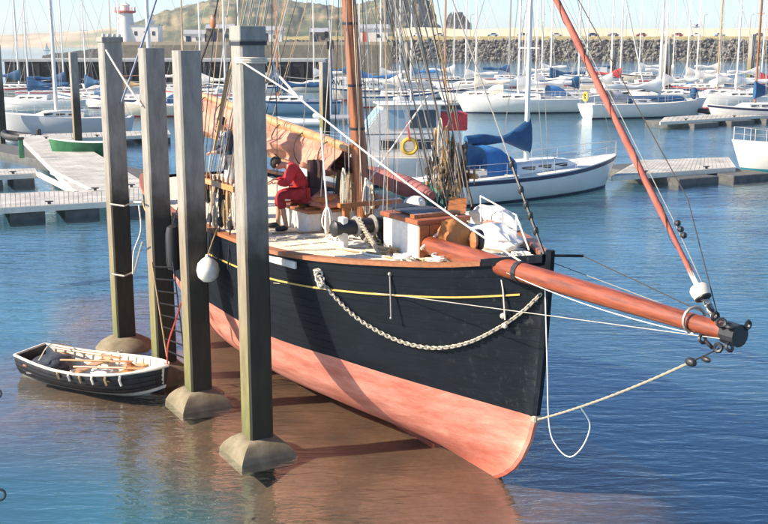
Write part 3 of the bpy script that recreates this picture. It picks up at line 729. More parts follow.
# white coil lying on deck, ropes strewn along the starboard side deck
def flat_coil(px, py, r0, turns, mt, label, rr_=.017):
    c = on_deck(px, py); pts = []
    for i in range(turns*18):
        a = i*2*math.pi/18; r_ = r0*(1-.35*(i/(turns*18)))+.03*math.sin(i*1.3); pts.append(c+Vector((math.cos(a)*r_*1.25, math.sin(a)*r_*.9, .02+.012*(i//18)+.01*math.sin(i*.9))))
    o = MB().tube(pts, rr_, 5).build('rope_coil', mt, None, smooth=True); thing_on_boat(o, label, 'rope')
flat_coil(349, 243, .36, 5, M_ropew, 'big loose coil of white rope lying on the deck in front of the mast')
flat_coil(337, 240, .18, 4, M_rope, 'small pale rope coil on the deck left of the big white coil')
flat_coil(497, 244, .22, 4, M_ropet, 'tan rope coil lying on the bow beside the white sail bags')
for i, (a, c) in enumerate((((276, 240), (345, 236)), ((280, 247), (352, 241)), ((275, 234), (322, 233)), ((285, 252), (372, 248)), ((300, 243), (390, 258)), ((345, 250), (420, 262)))):
    P, Q = on_deck(*a), on_deck(*c)
    pts = [P.lerp(Q, k/12)+Vector((0, .07*math.sin(k*.9+i*2), .018)) for k in range(13)]
    for p_ in pts: p_.z = dz(-p_.x, p_.y)+.02
    o = MB().tube(pts, .016, 5).build('deck_rope', (M_rope, M_ropew, M_ropet)[i % 3], None, smooth=True)
    thing_on_boat(o, ['pale rope trailing aft to forward nearest the mast', 'white rope laid along the deck in the middle of the strewn ropes', 'short tan rope beside the white hatch', 'pale rope curving along the near side of the deck', 'white rope running from the side deck towards the hatch on the foredeck', 'tan rope lying by the cap rail in front of the foredeck box'][i], 'rope', 'ropes strewn over the side deck')
# block with white hank
hk = at_b(327, 207, -1.0)
MB().tube([at_b(321, 128, -.6), hk], .014, 5).build('topping_lift', M_ropew, boat)
hank(hk, .45, .2, M_ropew, n=8)
pb = on_deck(329, 237); MB().ball(pb+Vector((0, 0, .1)), .09, 10).build('snatch_block', M_black, boat, smooth=True)
# windlass
wc = on_deck(366, 246)
e = empty('windlass', bw(*wc), HD, label='old black windlass with a wooden barrel and pale chain, in front of the mast', category='windlass')
for sy in (-.4, .4): MB().box((0, sy, .24), (.16, .1, .5)).build('bitt', M_offwhite, e, bevel=.015)
MB().lathe([(.07, -.6), (.13, -.56), (.1, -.45), (.12, -.35), (.12, .35), (.1, .45), (.13, .56), (.07, .6)], 14, (0, 0, .32), M=Matrix.Rotation(R(90), 3, 'X')).build('barrel', M_black, e, smooth=True)
for yy in (-.18, .12): MB().lathe([(.15, -.03), (.17, 0), (.15, .03)], 12, (0, yy, .32), M=Matrix.Rotation(R(90), 3, 'X')).build('gypsy', M_wire, e)
m = MB()
for i in range(26):
    t = i/25; p_ = Vector((.12+.62*t, -.18, .46-.42*t**.8)); m.torus(p_, .035, .013, M=Matrix.Rotation(R(45+90*(i % 2)), 3, 'X') @ Matrix.Diagonal(Vector((1.3, .8, 1))), n=8, k=5)
m.build('chain', MATS['galvanised_chain'], e, smooth=True)
c = on_deck(375, 243); m = MB()
for i in range(60):
    m.torus(c+Vector((rr.uniform(-.2, .2), rr.uniform(-.16, .16), rr.uniform(.02, .12))), .04, .014, M=Matrix.Rotation(rr.uniform(0, 3), 3, 'X') @ Matrix.Rotation(rr.uniform(0, 3), 3, 'Y'), n=7, k=4)
o = m.build('chain_heap', MATS['galvanised_chain'], None, smooth=True); thing_on_boat(o, 'small heap of pale chain on the deck beside the windlass', 'chain')
o['kind'] = 'stuff'
# dark bag / fish box
d0 = on_deck(394, 247)
o = MB().box(d0+Vector((-.25, .25, .3)), (.5, .62, .6), taper=.92).build('canvas_bin', mat('dark_navy_canvas', (.02, .026, .04), .8, var=.3, scale=8, bump=.01), None, bevel=.05); thing_on_boat(o, 'dark navy canvas box standing between the windlass and the brown topped hatch', 'box')
# forehatch / companion box: white side, brown lid with black top
f0 = on_deck(418, 258)
fh = box_thing('companion_box', f0-Vector((0, 0, .02)), (1.0, .85, .5), 'white sided companionway box with a reddish brown lid and dark sliding top, on the foredeck', 'hatch', M_offwhite, mat('red_brown_lid', (.29, .085, .035), .5, var=.25, scale=6), .07)
MB().box((-.62, .42, .60), (.55, .6, .03)).build('sliding_top', mat('slate_panel', (.045, .05, .06), .5, var=.3, scale=9), fh, bevel=.01)
MB().box((-.2, .42, .60), (.12, .8, .05)).build('lid_cleat', M_wood, fh)
for i in range(5): MB().box((.012, .09+.165*i, .26), (.03, .155, .46)).build('door_plank', M_wood_o, fh)
o = blob((f0+Vector((.28, .45, .28))), .25, (.35, 1.15, 1.15), 21, amp=.45).build('oilskin', mat('orange_oilskin', (.42, .16, .045), .7, var=.2, bump=.015, bscale=8), None, smooth=True); thing_on_boat(o, 'orange tan oilskin cloth draped against the front of the brown topped hatch', 'cloth')
MB()
a, c = at_b(421, 249, -.5), at_b(457, 216, .2)
o = MB().tube([a, c], .022, 6).build('wooden_bar', M_offwhite, None); thing_on_boat(o, 'pale wooden bar leaning diagonally across the companionway box', 'bar')
o = MB().beam(on_deck(452, 250)+Vector((0, 0, .02)), on_deck(443, 232)+Vector((0, .3, .55)), .3, .03).build('plank', M_wood, None); thing_on_boat(o, 'reddish plank leaning by the orange cloth on the foredeck', 'plank')
# buoy blue and white
p_ = at_b(413, 205, .95); e = empty('mooring_buoy', bw(*p_), HD, label='round white buoy with a blue end lying behind the companionway box', category='buoy')
MB().lathe([(.03, -.24), (.11, -.22), (.15, -.1), (.155, .05), (.13, .2), (.04, .3)], 14, (0, 0, 0), M=Matrix.Rotation(R(75), 3, 'Y')).build('float', M_offwhite, e, smooth=True)
MB().lathe([(.02, -.262), (.1, -.24), (.14, -.15), (.152, -.1), (.15, -.08)], 14, (0, 0, 0), M=Matrix.Rotation(R(75), 3, 'Y')).build('float_end', M_blue2, e, smooth=True)
# white sail bags on the port bow
M_bag = mat('white_sailcloth', (.76, .72, .63), .85, var=.08, scale=3, bump=.03, bscale=5)
b0 = on_deck(500, 256); b0.y = .45
o = blob(b0+Vector((-.3, .1, .2)), .46, (1.35, .75, .46), 31, amp=.24, flat=.24, n=26).build('sail_bag', M_bag, None, smooth=True); thing_on_boat(o, 'big crumpled white sail bag on the port bow, nearest the bowsprit', 'sail bag', 'white sail bags on the bow')
b1 = on_deck(478, 236)
o = blob(b1+Vector((-.1, .35, .22)), .44, (1.6, .55, .5), 37, amp=.22, flat=.25, n=26).build('sail_bag', M_bag, None, smooth=True); thing_on_boat(o, 'folded white sail with a grey seam, behind the big white sail bag', 'sail bag', 'white sail bags on the bow')
o = blob(b1+Vector((.3, .1, .16)), .2, (1.5, .7, .7), 41, amp=.4).build('sail_bundle', mat('pink_sail_fold', (.5, .22, .17), .85, var=.25, bump=.02, bscale=6), None, smooth=True); thing_on_boat(o, 'pinkish bundle tucked between the two white sail bags', 'bundle')
p_ = at_b(479, 240, -.15)
e = empty('deck_block', bw(*p_), HD, label='black oval block with a wooden cheek leaning on the white sail bag', category='block')
MB().lathe([(.02, -.05), (.1, -.04), (.11, 0), (.1, .04), (.02, .05)], 14, (0, 0, 0), M=Matrix.Rotation(R(90), 3, 'X') @ Matrix.Diagonal(Vector((.8, 1.4, 1)))).build('cheek', M_black, e, smooth=True)
MB().lathe([(.02, .055), (.09, .06), (.1, .1), (.02, .12)], 14, (0, 0, 0), M=Matrix.Rotation(R(90), 3, 'X') @ Matrix.Diagonal(Vector((.8, 1.3, 1)))).build('back_cheek', M_wood, e, smooth=True)
# rope heaps near the stem
for i, (px, py) in enumerate(((514, 250), (527, 255), (538, 258), (522, 262), (470, 258), (440, 262), (500, 262), (388, 254), (404, 262))):
    c = on_deck(px, py); c.y = max(min(c.y, .5), -.3) if i < 5 else c.y; pts = [c+Vector((.13*math.sin(k*1.1+i), .11*math.cos(k*.83), .05+.05*math.sin(k*.5))) for k in range(34)]
    o = MB().tube(smooth_path(pts, 3), .014, 5).build('rope_tangle', (M_rope, M_ropet, M_ropew)[i % 3], None, smooth=True)
    thing_on_boat(o, ['pale rope tangle beside the big white sail bag', 'tan rope tangle between the sail bag and the stem head', 'white rope tangle right behind the stem head', 'pale rope tangle against the starboard bow rail', 'tan rope tangle beside the bowsprit heel', 'tan rope tangle in front of the companionway box', 'pale rope tangle just inboard of the bow where the bowsprit passes out', 'pale rope tangle beside the foot of the windlass chain', 'white rope tangle by the near corner of the companionway box'][i], 'rope', 'rope tangles on the bow')
# pulpit rail
pl = [at_b(481, 218, 1.55), at_b(503, 233, 1.3), at_b(517, 243, 1.0), at_b(529, 250, .6)]
tp = [at_b(480.5, 196, 1.55), at_b(502.5, 208, 1.3), at_b(516, 215, 1.0)]
for a, c in zip(pl, tp): MB().tube([a-Vector((0, 0, .06)), c], .013, 6).build('rail_post', M_wmast, boat)
MB().tube([tp[0], tp[1], tp[2], pl[3]], .013, 6).build('guard_rail', M_wmast, boat)
# fenders
f1 = at_b(208, 270, -2.42)
e = empty('ball_fender', bw(*f1), HD, label='round white fender hanging against the black hull between the piles', category='fender')
MB().lathe([(.02, -.2), (.09, -.185), (.165, -.11), (.19, 0), (.165, .11), (.1, .18), (.04, .22), (.03, .26)], 18, (0, 0, 0)).build('ball', mat('worn_white_fender', (.74, .7, .6), .5, var=.12, scale=10), e, smooth=True)
MB().lathe([(.02, -.205), (.088, -.19), (.1, -.17)], 14, (0, 0, 0)).build('fender_eye', M_black, e)
MB().tube([Vector((0, 0, .24)), Vector((-.05, .22, .72))], .01, 5).build('lanyard', M_ropet, e)
f2 = at_b(173, 248, -2.40)
e = empty('long_fender', bw(*f2), HD, label='long black rubber fender hanging upright on the hull between the middle piles', category='fender')
MB().lathe([(.03, -.42), (.1, -.38), (.13, -.25), (.13, .25), (.1, .38), (.03, .42)], 14).build('tube', M_rubber, e, smooth=True)
MB().tube([Vector((0, 0, .4)), Vector((0, .15, .8))], .01, 5).build('lanyard', M_roped, e)

# ---------------------------------------------------------------- mooring lines
knot = at_y(299, 98, 14.5)
tie = at_y(236, 58, PL[0].y-.25)
rope('mooring_line', [tie, knot], .013, M_ropew, 'white line from the top of the nearest pile down to a knot in mid air', 'rope', group='white mooring lines crossing over the deck')
e_ = bw(.95, -.22, 3.2)
rope('mooring_line', sag(knot, e_, .08), .0135, M_ropew, 'long white line running down across the boat to the bowsprit', 'rope', group='white mooring lines crossing over the deck')
rope('mooring_line', [at_y(274, 70, 15.0), knot], .02, M_rope, 'short pale rope coming down from beside the white pennant', 'rope', group='white mooring lines crossing over the deck')
m = MB()
for k in range(3): m.tube([tie+Vector((.22*math.cos(a)-.0+.18, .22*math.sin(a)+.2, -.03*k)) for a in [i*math.pi/6 for i in range(13)]], .014, 5)
tag(m.build('rope_lashing', M_rope, None, smooth=True, loc=tie), 'pale rope wound round the head of the nearest pile', 'rope')
MB().ball(knot, .045, 8)
rope('backstay_line', [bw(*on_deck(336, 228)), at_y(428, 96, 19.5)], .016, M_ropew, 'white line rising from the deck beside the mast towards the port shrouds', 'rope')
# pennant
pn = at_y(272, 64, 15.2)
m = MB(); 
def pen(u, v): return at_y(272-6*v+12*u*v+2*math.sin(v*3), 63+20*v-2*u, 15.2+.08*math.sin(u*5+v*4))
m.grid(pen, 6, 6); o = m.build('pennant', mat('white_pennant', (.78, .76, .7), .8), None, smooth=True, loc=pn)
md = o.modifiers.new('thick', 'SOLIDIFY'); md.thickness = .006
tag(o, 'small white pennant drooping beside the nearest pile', 'flag')
rope('pennant_halyard', [at_y(272, -30, 15.3), at_y(272, 64, 15.2), at_y(276, 92, 15.1), at_y(277, 120, 15.2)], .007, M_roped, 'thin dark halyard carrying the white pennant', 'rope')
# line on pile 1
q1 = at_y(106, 50, PL[3].y-.35)
rope('mooring_line', sag(q1, at_y(142, 106, PL[2].y-.2), .03), .02, M_rope, 'pale rope slanting from the head of the far left pile to the next pile', 'rope')
for px_, yy in ((110, 204), (112, 274)):
    a = at_y(px_, yy, PL[3].y-.35); pts = [a, at_y(124, yy+2, PL[3].y-.42), at_y(134, yy-2, PL[3].y-.2), at_y(142, yy-2 if yy < 250 else yy-32, PL[2].y-.2)]
    rope('mooring_line', pts, .018, M_rope, 'pale rope tied round the far left pile at pontoon height' if yy < 250 else 'pale rope tied round the far left pile just above the dark tide band', 'rope')
rope('mooring_line', smooth_path([at_y(139, 205, PL[2].y-.4), at_y(141, 230, PL[2].y-.45), at_y(134, 252, PL[2].y-.5), at_y(133, 274, PL[2].y-.4)]), .016, M_rope, 'loose pale rope hanging down between the two left piles', 'rope')
rope('blue_line', [at_y(160, -12, 19.5), at_y(140, 50, 19.2), at_y(121, 104, PL[3].y-.1)], .021, mat('grey_blue_rope', (.2, .24, .34), .8), 'thick grey blue rope slanting down behind the left piles', 'rope')
# trailing rope and hook at the left edge of the view, close to the camera
def ring(px, py, Y, label):
    p = at_y(px, py, Y); e = empty('hanging_shackle', p, 0, label=label, category='shackle')
    MB().torus((0, 0, 0), .055, .014, M=Matrix.Rotation(R(70), 3, 'X'), n=12).build('ring', M_black, e, smooth=True)
    MB().tube([Vector((-.02, 0, .05)), Vector((-.14, 0, .14)), Vector((-.5, 0, .25))], .014, 5).build('tail', M_black, e)
ring(-3, 394, 13, 'black iron ring on a line at the left edge, level with the dinghy')
ring(0, 495, 10.5, 'black iron ring on a line at the bottom left corner')

# ---------------------------------------------------------------- people
def skin(name, pts, edges, rad, m, parent, root=0, sub=2):
    me = bpy.data.meshes.new(name); me.from_pydata([tuple(p) for p in pts], edges, [])
    o = bpy.data.objects.new(name, me); C.objects.link(o); o.parent = parent; me.materials.append(m)
    sk = o.modifiers.new('skin', 'SKIN'); sk.use_smooth_shade = True
    for i, r_ in enumerate(rad):
        rx = r_ if isinstance(r_, tuple) else (r_, r_); me.skin_vertices[0].data[i].radius = rx
    me.skin_vertices[0].data[root].use_root = True
    sb = o.modifiers.new('sub', 'SUBSURF'); sb.levels = sub; sb.render_levels = sub
    return o
M_skin = mat('skin', (.5, .27, .17), .55, var=.1, scale=12)
M_hair = mat('dark_hair', (.035, .02, .012), .7, bump=.01, bscale=60)
def person(e, J, top_m, leg_m, shoe_m, short=False, low_m=None):
    """J: dict of joints in the figure's own frame (x forward)"""
    P = []; E = []; Rr = []; idx = {}
    def add(k, r_, par=None):
        idx[k] = len(P); P.append(Vector(J[k])); Rr.append(r_)
        if par: E.append((idx[par], idx[k]))
    add('pelvis', (.15, .12)); add('waist', (.135, .1), 'pelvis'); add('chest', (.165, .115), 'waist'); add('neck0', .07, 'chest'); add('neck', .052, 'neck0'); add('head', .085, 'neck'); add('crown', .075, 'head')
    for s in 'LR':
        add('sh'+s, .062, 'chest'); add('el'+s, .043, 'sh'+s); add('wr'+s, .03, 'el'+s); add('hand'+s, (.042, .02), 'wr'+s)
        add('hip'+s, .095, 'pelvis'); add('kn'+s, .062, 'hip'+s); add('an'+s, .042, 'kn'+s); add('heel'+s, .042, 'an'+s); add('toe'+s, .035, 'heel'+s)
    skin('body', P, E, Rr, M_skin, e)
    # fingers
    for s in 'LR':
        wv, hv = Vector(J['wr'+s]), Vector(J['hand'+s]); d = (hv-wv).normalized(); sdv = d.cross(Vector((0, 0, 1))).normalized()
        for k, ln_ in enumerate((.07, .08, .085, .07)):
            a = hv+sdv*(.018*(k-1.5)); skin('finger', [a-d*.02, a+d*ln_*.5, a+d*ln_*.85-Vector((0, 0, .025))], [(0, 1), (1, 2)], [.011, .0095, .008], M_skin, e, sub=1)
        a = wv.lerp(hv, .5)+sdv*.03; skin('thumb', [a, a+sdv*.03+d*.03, a+sdv*.03+d*.06-Vector((0, 0, .02))], [(0, 1), (1, 2)], [.013, .011, .009], M_skin, e, sub=1)
    # clothes follow the same skeleton
    up = ['pelvis', 'waist', 'chest', 'neck0']; V = [J[k] for k in up]; Ed = [(0, 1), (1, 2), (2, 3)]; rd = [(.18, .15), (.175, .14), (.205, .155), .095]
    for s in 'LR':
        i = len(V); V += [J['sh'+s], J['el'+s], Vector(J['el'+s]).lerp(Vector(J['wr'+s]), .85)]; Ed += [(2, i), (i, i+1), (i+1, i+2)]; rd += [.095, .074, .056]
    skin('jacket', V, Ed, rd, top_m, e, root=2)
    V = [J['pelvis']]; Ed = []; rd = [(.178, .152)]
    for s in 'LR':
        i = len(V); kn, an = Vector(J['kn'+s]), Vector(J['an'+s]); V += [J['hip'+s], kn, kn.lerp(an, .5 if short else .93)]; Ed += [(0, i), (i, i+1), (i+1, i+2)]; rd += [.122, .092, .084 if short else .07]
    skin('trousers', V, Ed, rd, leg_m, e)
    for s in 'LR':
        hl, to = Vector(J['heel'+s]), Vector(J['toe'+s]); skin('shoe', [hl+Vector((-.02, 0, .01)), hl.lerp(to, .55), to+Vector((.03, 0, 0))], [(0, 1), (1, 2)], [.052, .05, .042], shoe_m, e, sub=1)
    # hair and face
    h = Vector(J['head']); c = Vector(J['crown']); upv = (c-h).normalized(); fw = Vector(J.get('face', (1, 0, 0))).normalized()
    mid = h.lerp(c, .55)
    o = blob(mid+upv*.022-fw*.024, .1, (1, .92, 1.02), 3, amp=.12, n=12, M=None).build('hair', M_hair, e, smooth=True)
    sd2 = upv.cross(fw).normalized()
    MB().ball(h+fw*.085+upv*.02, .018, 6).build('nose', M_skin, e, smooth=True)
    for s in (-1, 1):
        MB().ball(h+fw*.075+upv*.05+sd2*s*.032, .012, 6).build('eye', mat('eye_dark', (.02, .02, .02), .3), e, smooth=True)
        MB().ball(h+sd2*s*.088+upv*.03, .024, 6, (.7, .6, 1)).build('ear', M_skin, e, smooth=True)
    MB().beam(h+fw*.082-upv*.025+sd2*.022, h+fw*.082-upv*.025-sd2*.022, .01, .008).build('mouth', mat('lips', (.35, .12, .1), .5), e)
M_redj = mat('red_jacket', (.45, .02, .025), .8, var=.35, scale=7, bump=.03, bscale=9)
M_redt = mat('dark_red_trousers', (.3, .016, .022), .85, var=.35, scale=7, bump=.03, bscale=9)
f_ = on_deck(278, 230); fw_ = bw(*f_)
e = empty('person', fw_+Vector((.42, .12, 0)), R(188), label='person in red jacket and red knee breeches sitting bent forward on the white hatch', category='person')
J = dict(pelvis=(0, 0, .66), waist=(.03, 0, .8), chest=(.15, 0, 1.0), neck0=(.25, 0, 1.09), neck=(.31, 0, 1.11), head=(.40, 0, 1.09), crown=(.48, 0, 1.15), face=(.75, 0, -.65),
  shL=(.16, .18, 1.05), shR=(.16, -.18, 1.05), elL=(.28, .25, .81), elR=(.27, -.26, .81), wrL=(.45, .12, .84), wrR=(.46, -.08, .84), handL=(.52, .08, .82), handR=(.53, -.03, .82),
  hipL=(.03, .1, .62), hipR=(.03, -.1, .62), knL=(.40, .16, .62), knR=(.38, -.16, .60), anL=(.3, .17, .1), anR=(.42, -.18, .1), heelL=(.28, .17, .05), heelR=(.4, -.18, .05), toeL=(.46, .19, .04), toeR=(.58, -.2, .04))
person(e, J, M_redj, M_redt, M_black, short=True)
f_ = on_deck(219, 208); f_.y = -.75
e = empty('person', bw(*f_), R(200), label='person in navy and white top and pale trousers standing aft behind the rigging', category='person')
J = dict(pelvis=(0, 0, .93), waist=(.02, 0, 1.08), chest=(.08, 0, 1.33), neck0=(.12, 0, 1.46), neck=(.15, 0, 1.51), head=(.2, 0, 1.57), crown=(.2, 0, 1.67), face=(1, 0, -.4),
  shL=(.07, .19, 1.39), shR=(.07, -.19, 1.39), elL=(.16, .26, 1.14), elR=(.14, -.28, 1.13), wrL=(.36, .14, 1.08), wrR=(.36, -.12, 1.05), handL=(.43, .1, 1.07), handR=(.43, -.08, 1.04),
  hipL=(0, .1, .9), hipR=(0, -.1, .9), knL=(.03, .12, .5), knR=(.05, -.12, .5), anL=(-.02, .13, .1), anR=(.02, -.13, .1), heelL=(-.04, .13, .05), heelR=(0, -.13, .05), toeL=(.14, .15, .04), toeR=(.18, -.15, .04))
person(e, J, mat('navy_jersey', (.02, .045, .09), .8, var=.2, scale=8), mat('pale_trousers', (.42, .42, .42), .8, var=.2), M_black)
V = [Vector(J['chest'])+Vector((0, 0, .05)), Vector(J['neck0'])+Vector((0, 0, -.02)), Vector(J['shL'])+Vector((.01, .02, .02)), Vector(J['shR'])+Vector((.01, -.02, .02))]
skin('yoke', V, [(0, 1), (0, 2), (0, 3)], [(.2, .148), .098, .09, .09], mat('white_cloth', (.72, .7, .66), .8), e)
skin('hem', [(0.005, 0, .95), (.01, 0, 1.02)], [(0, 1)], [(.178, .148), (.172, .142)], MATS['white_cloth'], e)
# ---------------------------------------------------------------- the dinghy
DB = at_z(166, 388, 0); 
tr_mid = (at_z(12, 354, .45)+at_z(47, 341, .45))/2; bow = at_z(168, 362, .55)
dvec = Vector((bow.x-tr_mid.x, bow.y-tr_mid.y, 0)); DL = dvec.length; da = math.atan2(dvec.y, dvec.x); cen = Vector(((bow.x+tr_mid.x)/2, (bow.y+tr_mid.y)/2, -.05))
din = empty('dinghy', cen, da, label='small clinker rowing dinghy, black outside and cream inside, moored at the foot of the piles', category='dinghy')
HL = DL/2
def dshape(u, v, off=0.):
    """u 0 transom..1 bow, v 0 keel..1 gunwale; returns half section (x, halfbreadth, z)"""
    x = -HL+DL*u; fb = .62+.38*math.sin(math.pi*min(1, u/.55)/2) if u < .55 else math.cos((u-.55)/.45*math.pi/2)**.62
    B = .66*fb
    keel = -.1+.16*max(0, (u-.75)/.25)**2+.06*max(0, (.2-u)/.2); top = .36+.16*max(0, (u-.45)/.55)**1.8+.09*max(0, (.35-u)/.35)**1.5
    y = B*math.sin(v*math.pi/2)**.72; z = keel+(top-keel)*(1-math.cos(v*math.pi/2))**.85 if v > 0 else keel
    rake = .1*(v-1)*max(0, (u-.8)/.2)
    return x+rake, max(.0, y-off) if v > 0 else 0, z+(off*.7 if v < .95 else 0)
M_dblk = mat('dinghy_black_paint', (.022, .022, .026), .45, var=.4, scale=9)
M_dwht = mat('scuffed_white_paint', (.7, .66, .56), .5, var=.12, scale=7)
M_din = mat('dinghy_cream', (.74, .68, .55), .5, var=.12, scale=5)
NSK = 7
for s in (-1, 1):
    for k in range(NSK):
        m = MB(); v0, v1 = k/NSK, (k+1)/NSK+.012
        for i in range(25):
            u = i/24
            for vv, of in ((v0, -.014), (v0, .004), (min(1, v1), -.002)) if k else ((0, 0), (0.001, .002), (min(1, v1), -.002)):
                x, y, z = dshape(u, vv); yy = max(0, y-of) if y > .01 else y; m.v.append((x, s*yy, z))
        for i in range(24):
            for j in range(2):
                q = (i*3+j, (i+1)*3+j, (i+1)*3+j+1, i*3+j+1); m.f.append(q if s < 0 else q[::-1]); m.mi.append(0)
        m.build('strake', M_dwht if k == 2 else M_dblk, din, smooth=False)
    m = MB(); m.grid(lambda u, v: (lambda p: (p[0], s*p[1], p[2]))(dshape(u*.985+.005, v, .022)), 30, 12, flip=(s < 0)); m.build('inner_lining', M_din, din, smooth=True)
    pts = [(lambda p: Vector((p[0], s*(p[1]-.005), p[2]+.012)))(dshape(i/24, 1)) for i in range(25)]
    MB().tube(pts, .026, 6).build('gunwale', M_din, din, smooth=True)
    for i in range(15):
        u = .07+i*.062; pts = [(lambda p: Vector((p[0], s*p[1], p[2])))(dshape(u, v/8, .03)) for v in range(1, 9)]
        MB().tube(pts, .012, 4).build('rib', M_din, din)
m = MB(); row = [dshape(0, i/8) for i in range(9)]
for p_, q_ in zip(row, row[1:]):
    m.add([(p_[0], p_[1], p_[2]), (q_[0], q_[1], q_[2]), (q_[0], -q_[1], q_[2]), (p_[0], -p_[1], p_[2])], [(0, 1, 2, 3)])
    m.add([(p_[0]+.03, p_[1]*.98, p_[2]), (q_[0]+.03, q_[1]*.98, q_[2]), (q_[0]+.03, -q_[1]*.98, q_[2]), (p_[0]+.03, -p_[1]*.98, p_[2])], [(3, 2, 1, 0)])
m.build('transom', M_dblk, din)
MB().tube([(-HL, y/10*dshape(0, 1)[1], dshape(0, 1)[2]+.012-.04*(y/10)**2*0) for y in range(-10, 11, 2)], .026, 6).build('transom_rail', M_din, din, smooth=True)
for u, w_ in ((.12, .26), (.42, .2), (.70, .2)):
    x, y, z = dshape(u, .78); MB().box((x, 0, z+.05), (w_, 2*y, .028)).build('thwart', M_woodl if u > .2 else M_wood, din, bevel=.004)
x, y, z = dshape(.94, .9); MB().add([(x+.1, 0, z+.09), (x-.16, y+.09, z+.07), (x-.16, -y-.09, z+.07), (x+.1, 0, z+.07), (x-.16, y+.09, z+.05), (x-.16, -y-.09, z+.05)], [(0, 1, 2), (5, 4, 3), (0, 3, 4, 1), (1, 4, 5, 2), (2, 5, 3, 0)]).build('breasthook', M_din, din)
for i in range(5): MB().box((-.1, -.26+.13*i, -.01), (DL*.55, .11, .02)).build('bottom_board', mat('worn_floorboards', (.3, .24, .17), .8, var=.3, scale=5), din)
for s in (-1, 1):
    x, y, z = dshape(.5, 1); MB().torus((x, s*y, z+.07), .04, .012, n=8, k=5).tube([(x, s*y, z-.02), (x, s*y, z+.04)], .01, 5).build('rowlock', M_wire, din)
def din_w(x, y, z): return Matrix.Rotation(da, 3, 'Z') @ Vector((x, y, z))+cen
def in_dinghy(o, label, cat, group=None):
    me = o.data; vs_ = [v.co for v in me.vertices]; c = sum((v for v in vs_), Vector())/len(vs_)
    me.transform(Matrix.Translation(-c)); o.location = din_w(*c); o.rotation_euler = (0, 0, da); tag(o, label, cat, group); return o
def oar(a, c, label):
    a, c = Vector(a), Vector(c); e = empty('oar', din_w(*a), da, label=label, category='oar', group='oars lying in the dinghy')
    d = c-a; MB().tube([Vector(), d*.72], .021, 6).build('loom', M_woodl, e, smooth=True); MB().beam(d*.7, d, .1, .018).build('blade', M_woodl, e, bevel=.004)
oar((-.3, -.28, .36), (HL-.35, -.12, .47), 'wooden oar lying nearest the camera in the dinghy')
oar((-.75, -.1, .38), (.62, .22, .43), 'wooden oar lying towards the middle of the dinghy')
oar((-1.3, .35, .43), (.25, .36, .41), 'wooden oar along the far side of the dinghy')
o = blob((-HL+.48, 0, .2), .42, (.95, 1.15, .5), 51, amp=.25, n=18).build('dark_sheet', mat('dark_wet_sheet', (.045, .05, .06), .55, var=.35, scale=6, bump=.02, bscale=6), None, smooth=True)
in_dinghy(o, 'dark wet sheet crumpled in the stern of the dinghy', 'tarpaulin')
o = blob((.18, -.1, .28), .13, (1.6, 1.1, .6), 57, amp=.4).build('rope_heap', M_ropew, None, smooth=True); in_dinghy(o, 'white rope heaped amidships over the near side of the dinghy', 'rope')
o = blob((.62, .1, .38), .09, (1.2, 1, .9), 61, amp=.3).build('red_cloth', M_wood, None, smooth=True); in_dinghy(o, 'small reddish brown cloth bundle on the dinghy thwart', 'cloth')
for i in range(6):
    x = -.35+.25*i; y = -dshape((x+HL)/DL, 1)[1]-.012
    pts = [Vector((x, y+.03, dshape((x+HL)/DL, 1)[2]+.03)), Vector((x+.01, y-.02, .34)), Vector((x+.03, y+.0, .24))]
    MB().tube(pts, .022, 5).build('gunwale_fender', M_dwht if i % 2 else M_ropet, din, smooth=True)
rope('painter', smooth_path([din_w(HL-.02, 0, .5), at_y(168, 345, PL[2].y-1.0), at_y(175, 322, PL[2].y-.8), at_y(182, 300, PL[1].y+.2)]), .016, M_roper, 'red painter rope from the bow of the dinghy up to the piles', 'rope')
rope('stern_line', smooth_path([din_w(-HL+.55, .5, .45), din_w(-HL+.5, .0, .62), din_w(-HL+.55, -.4, .42)]), .012, M_rope, 'thin pale line looped over the stern of the dinghy', 'rope')
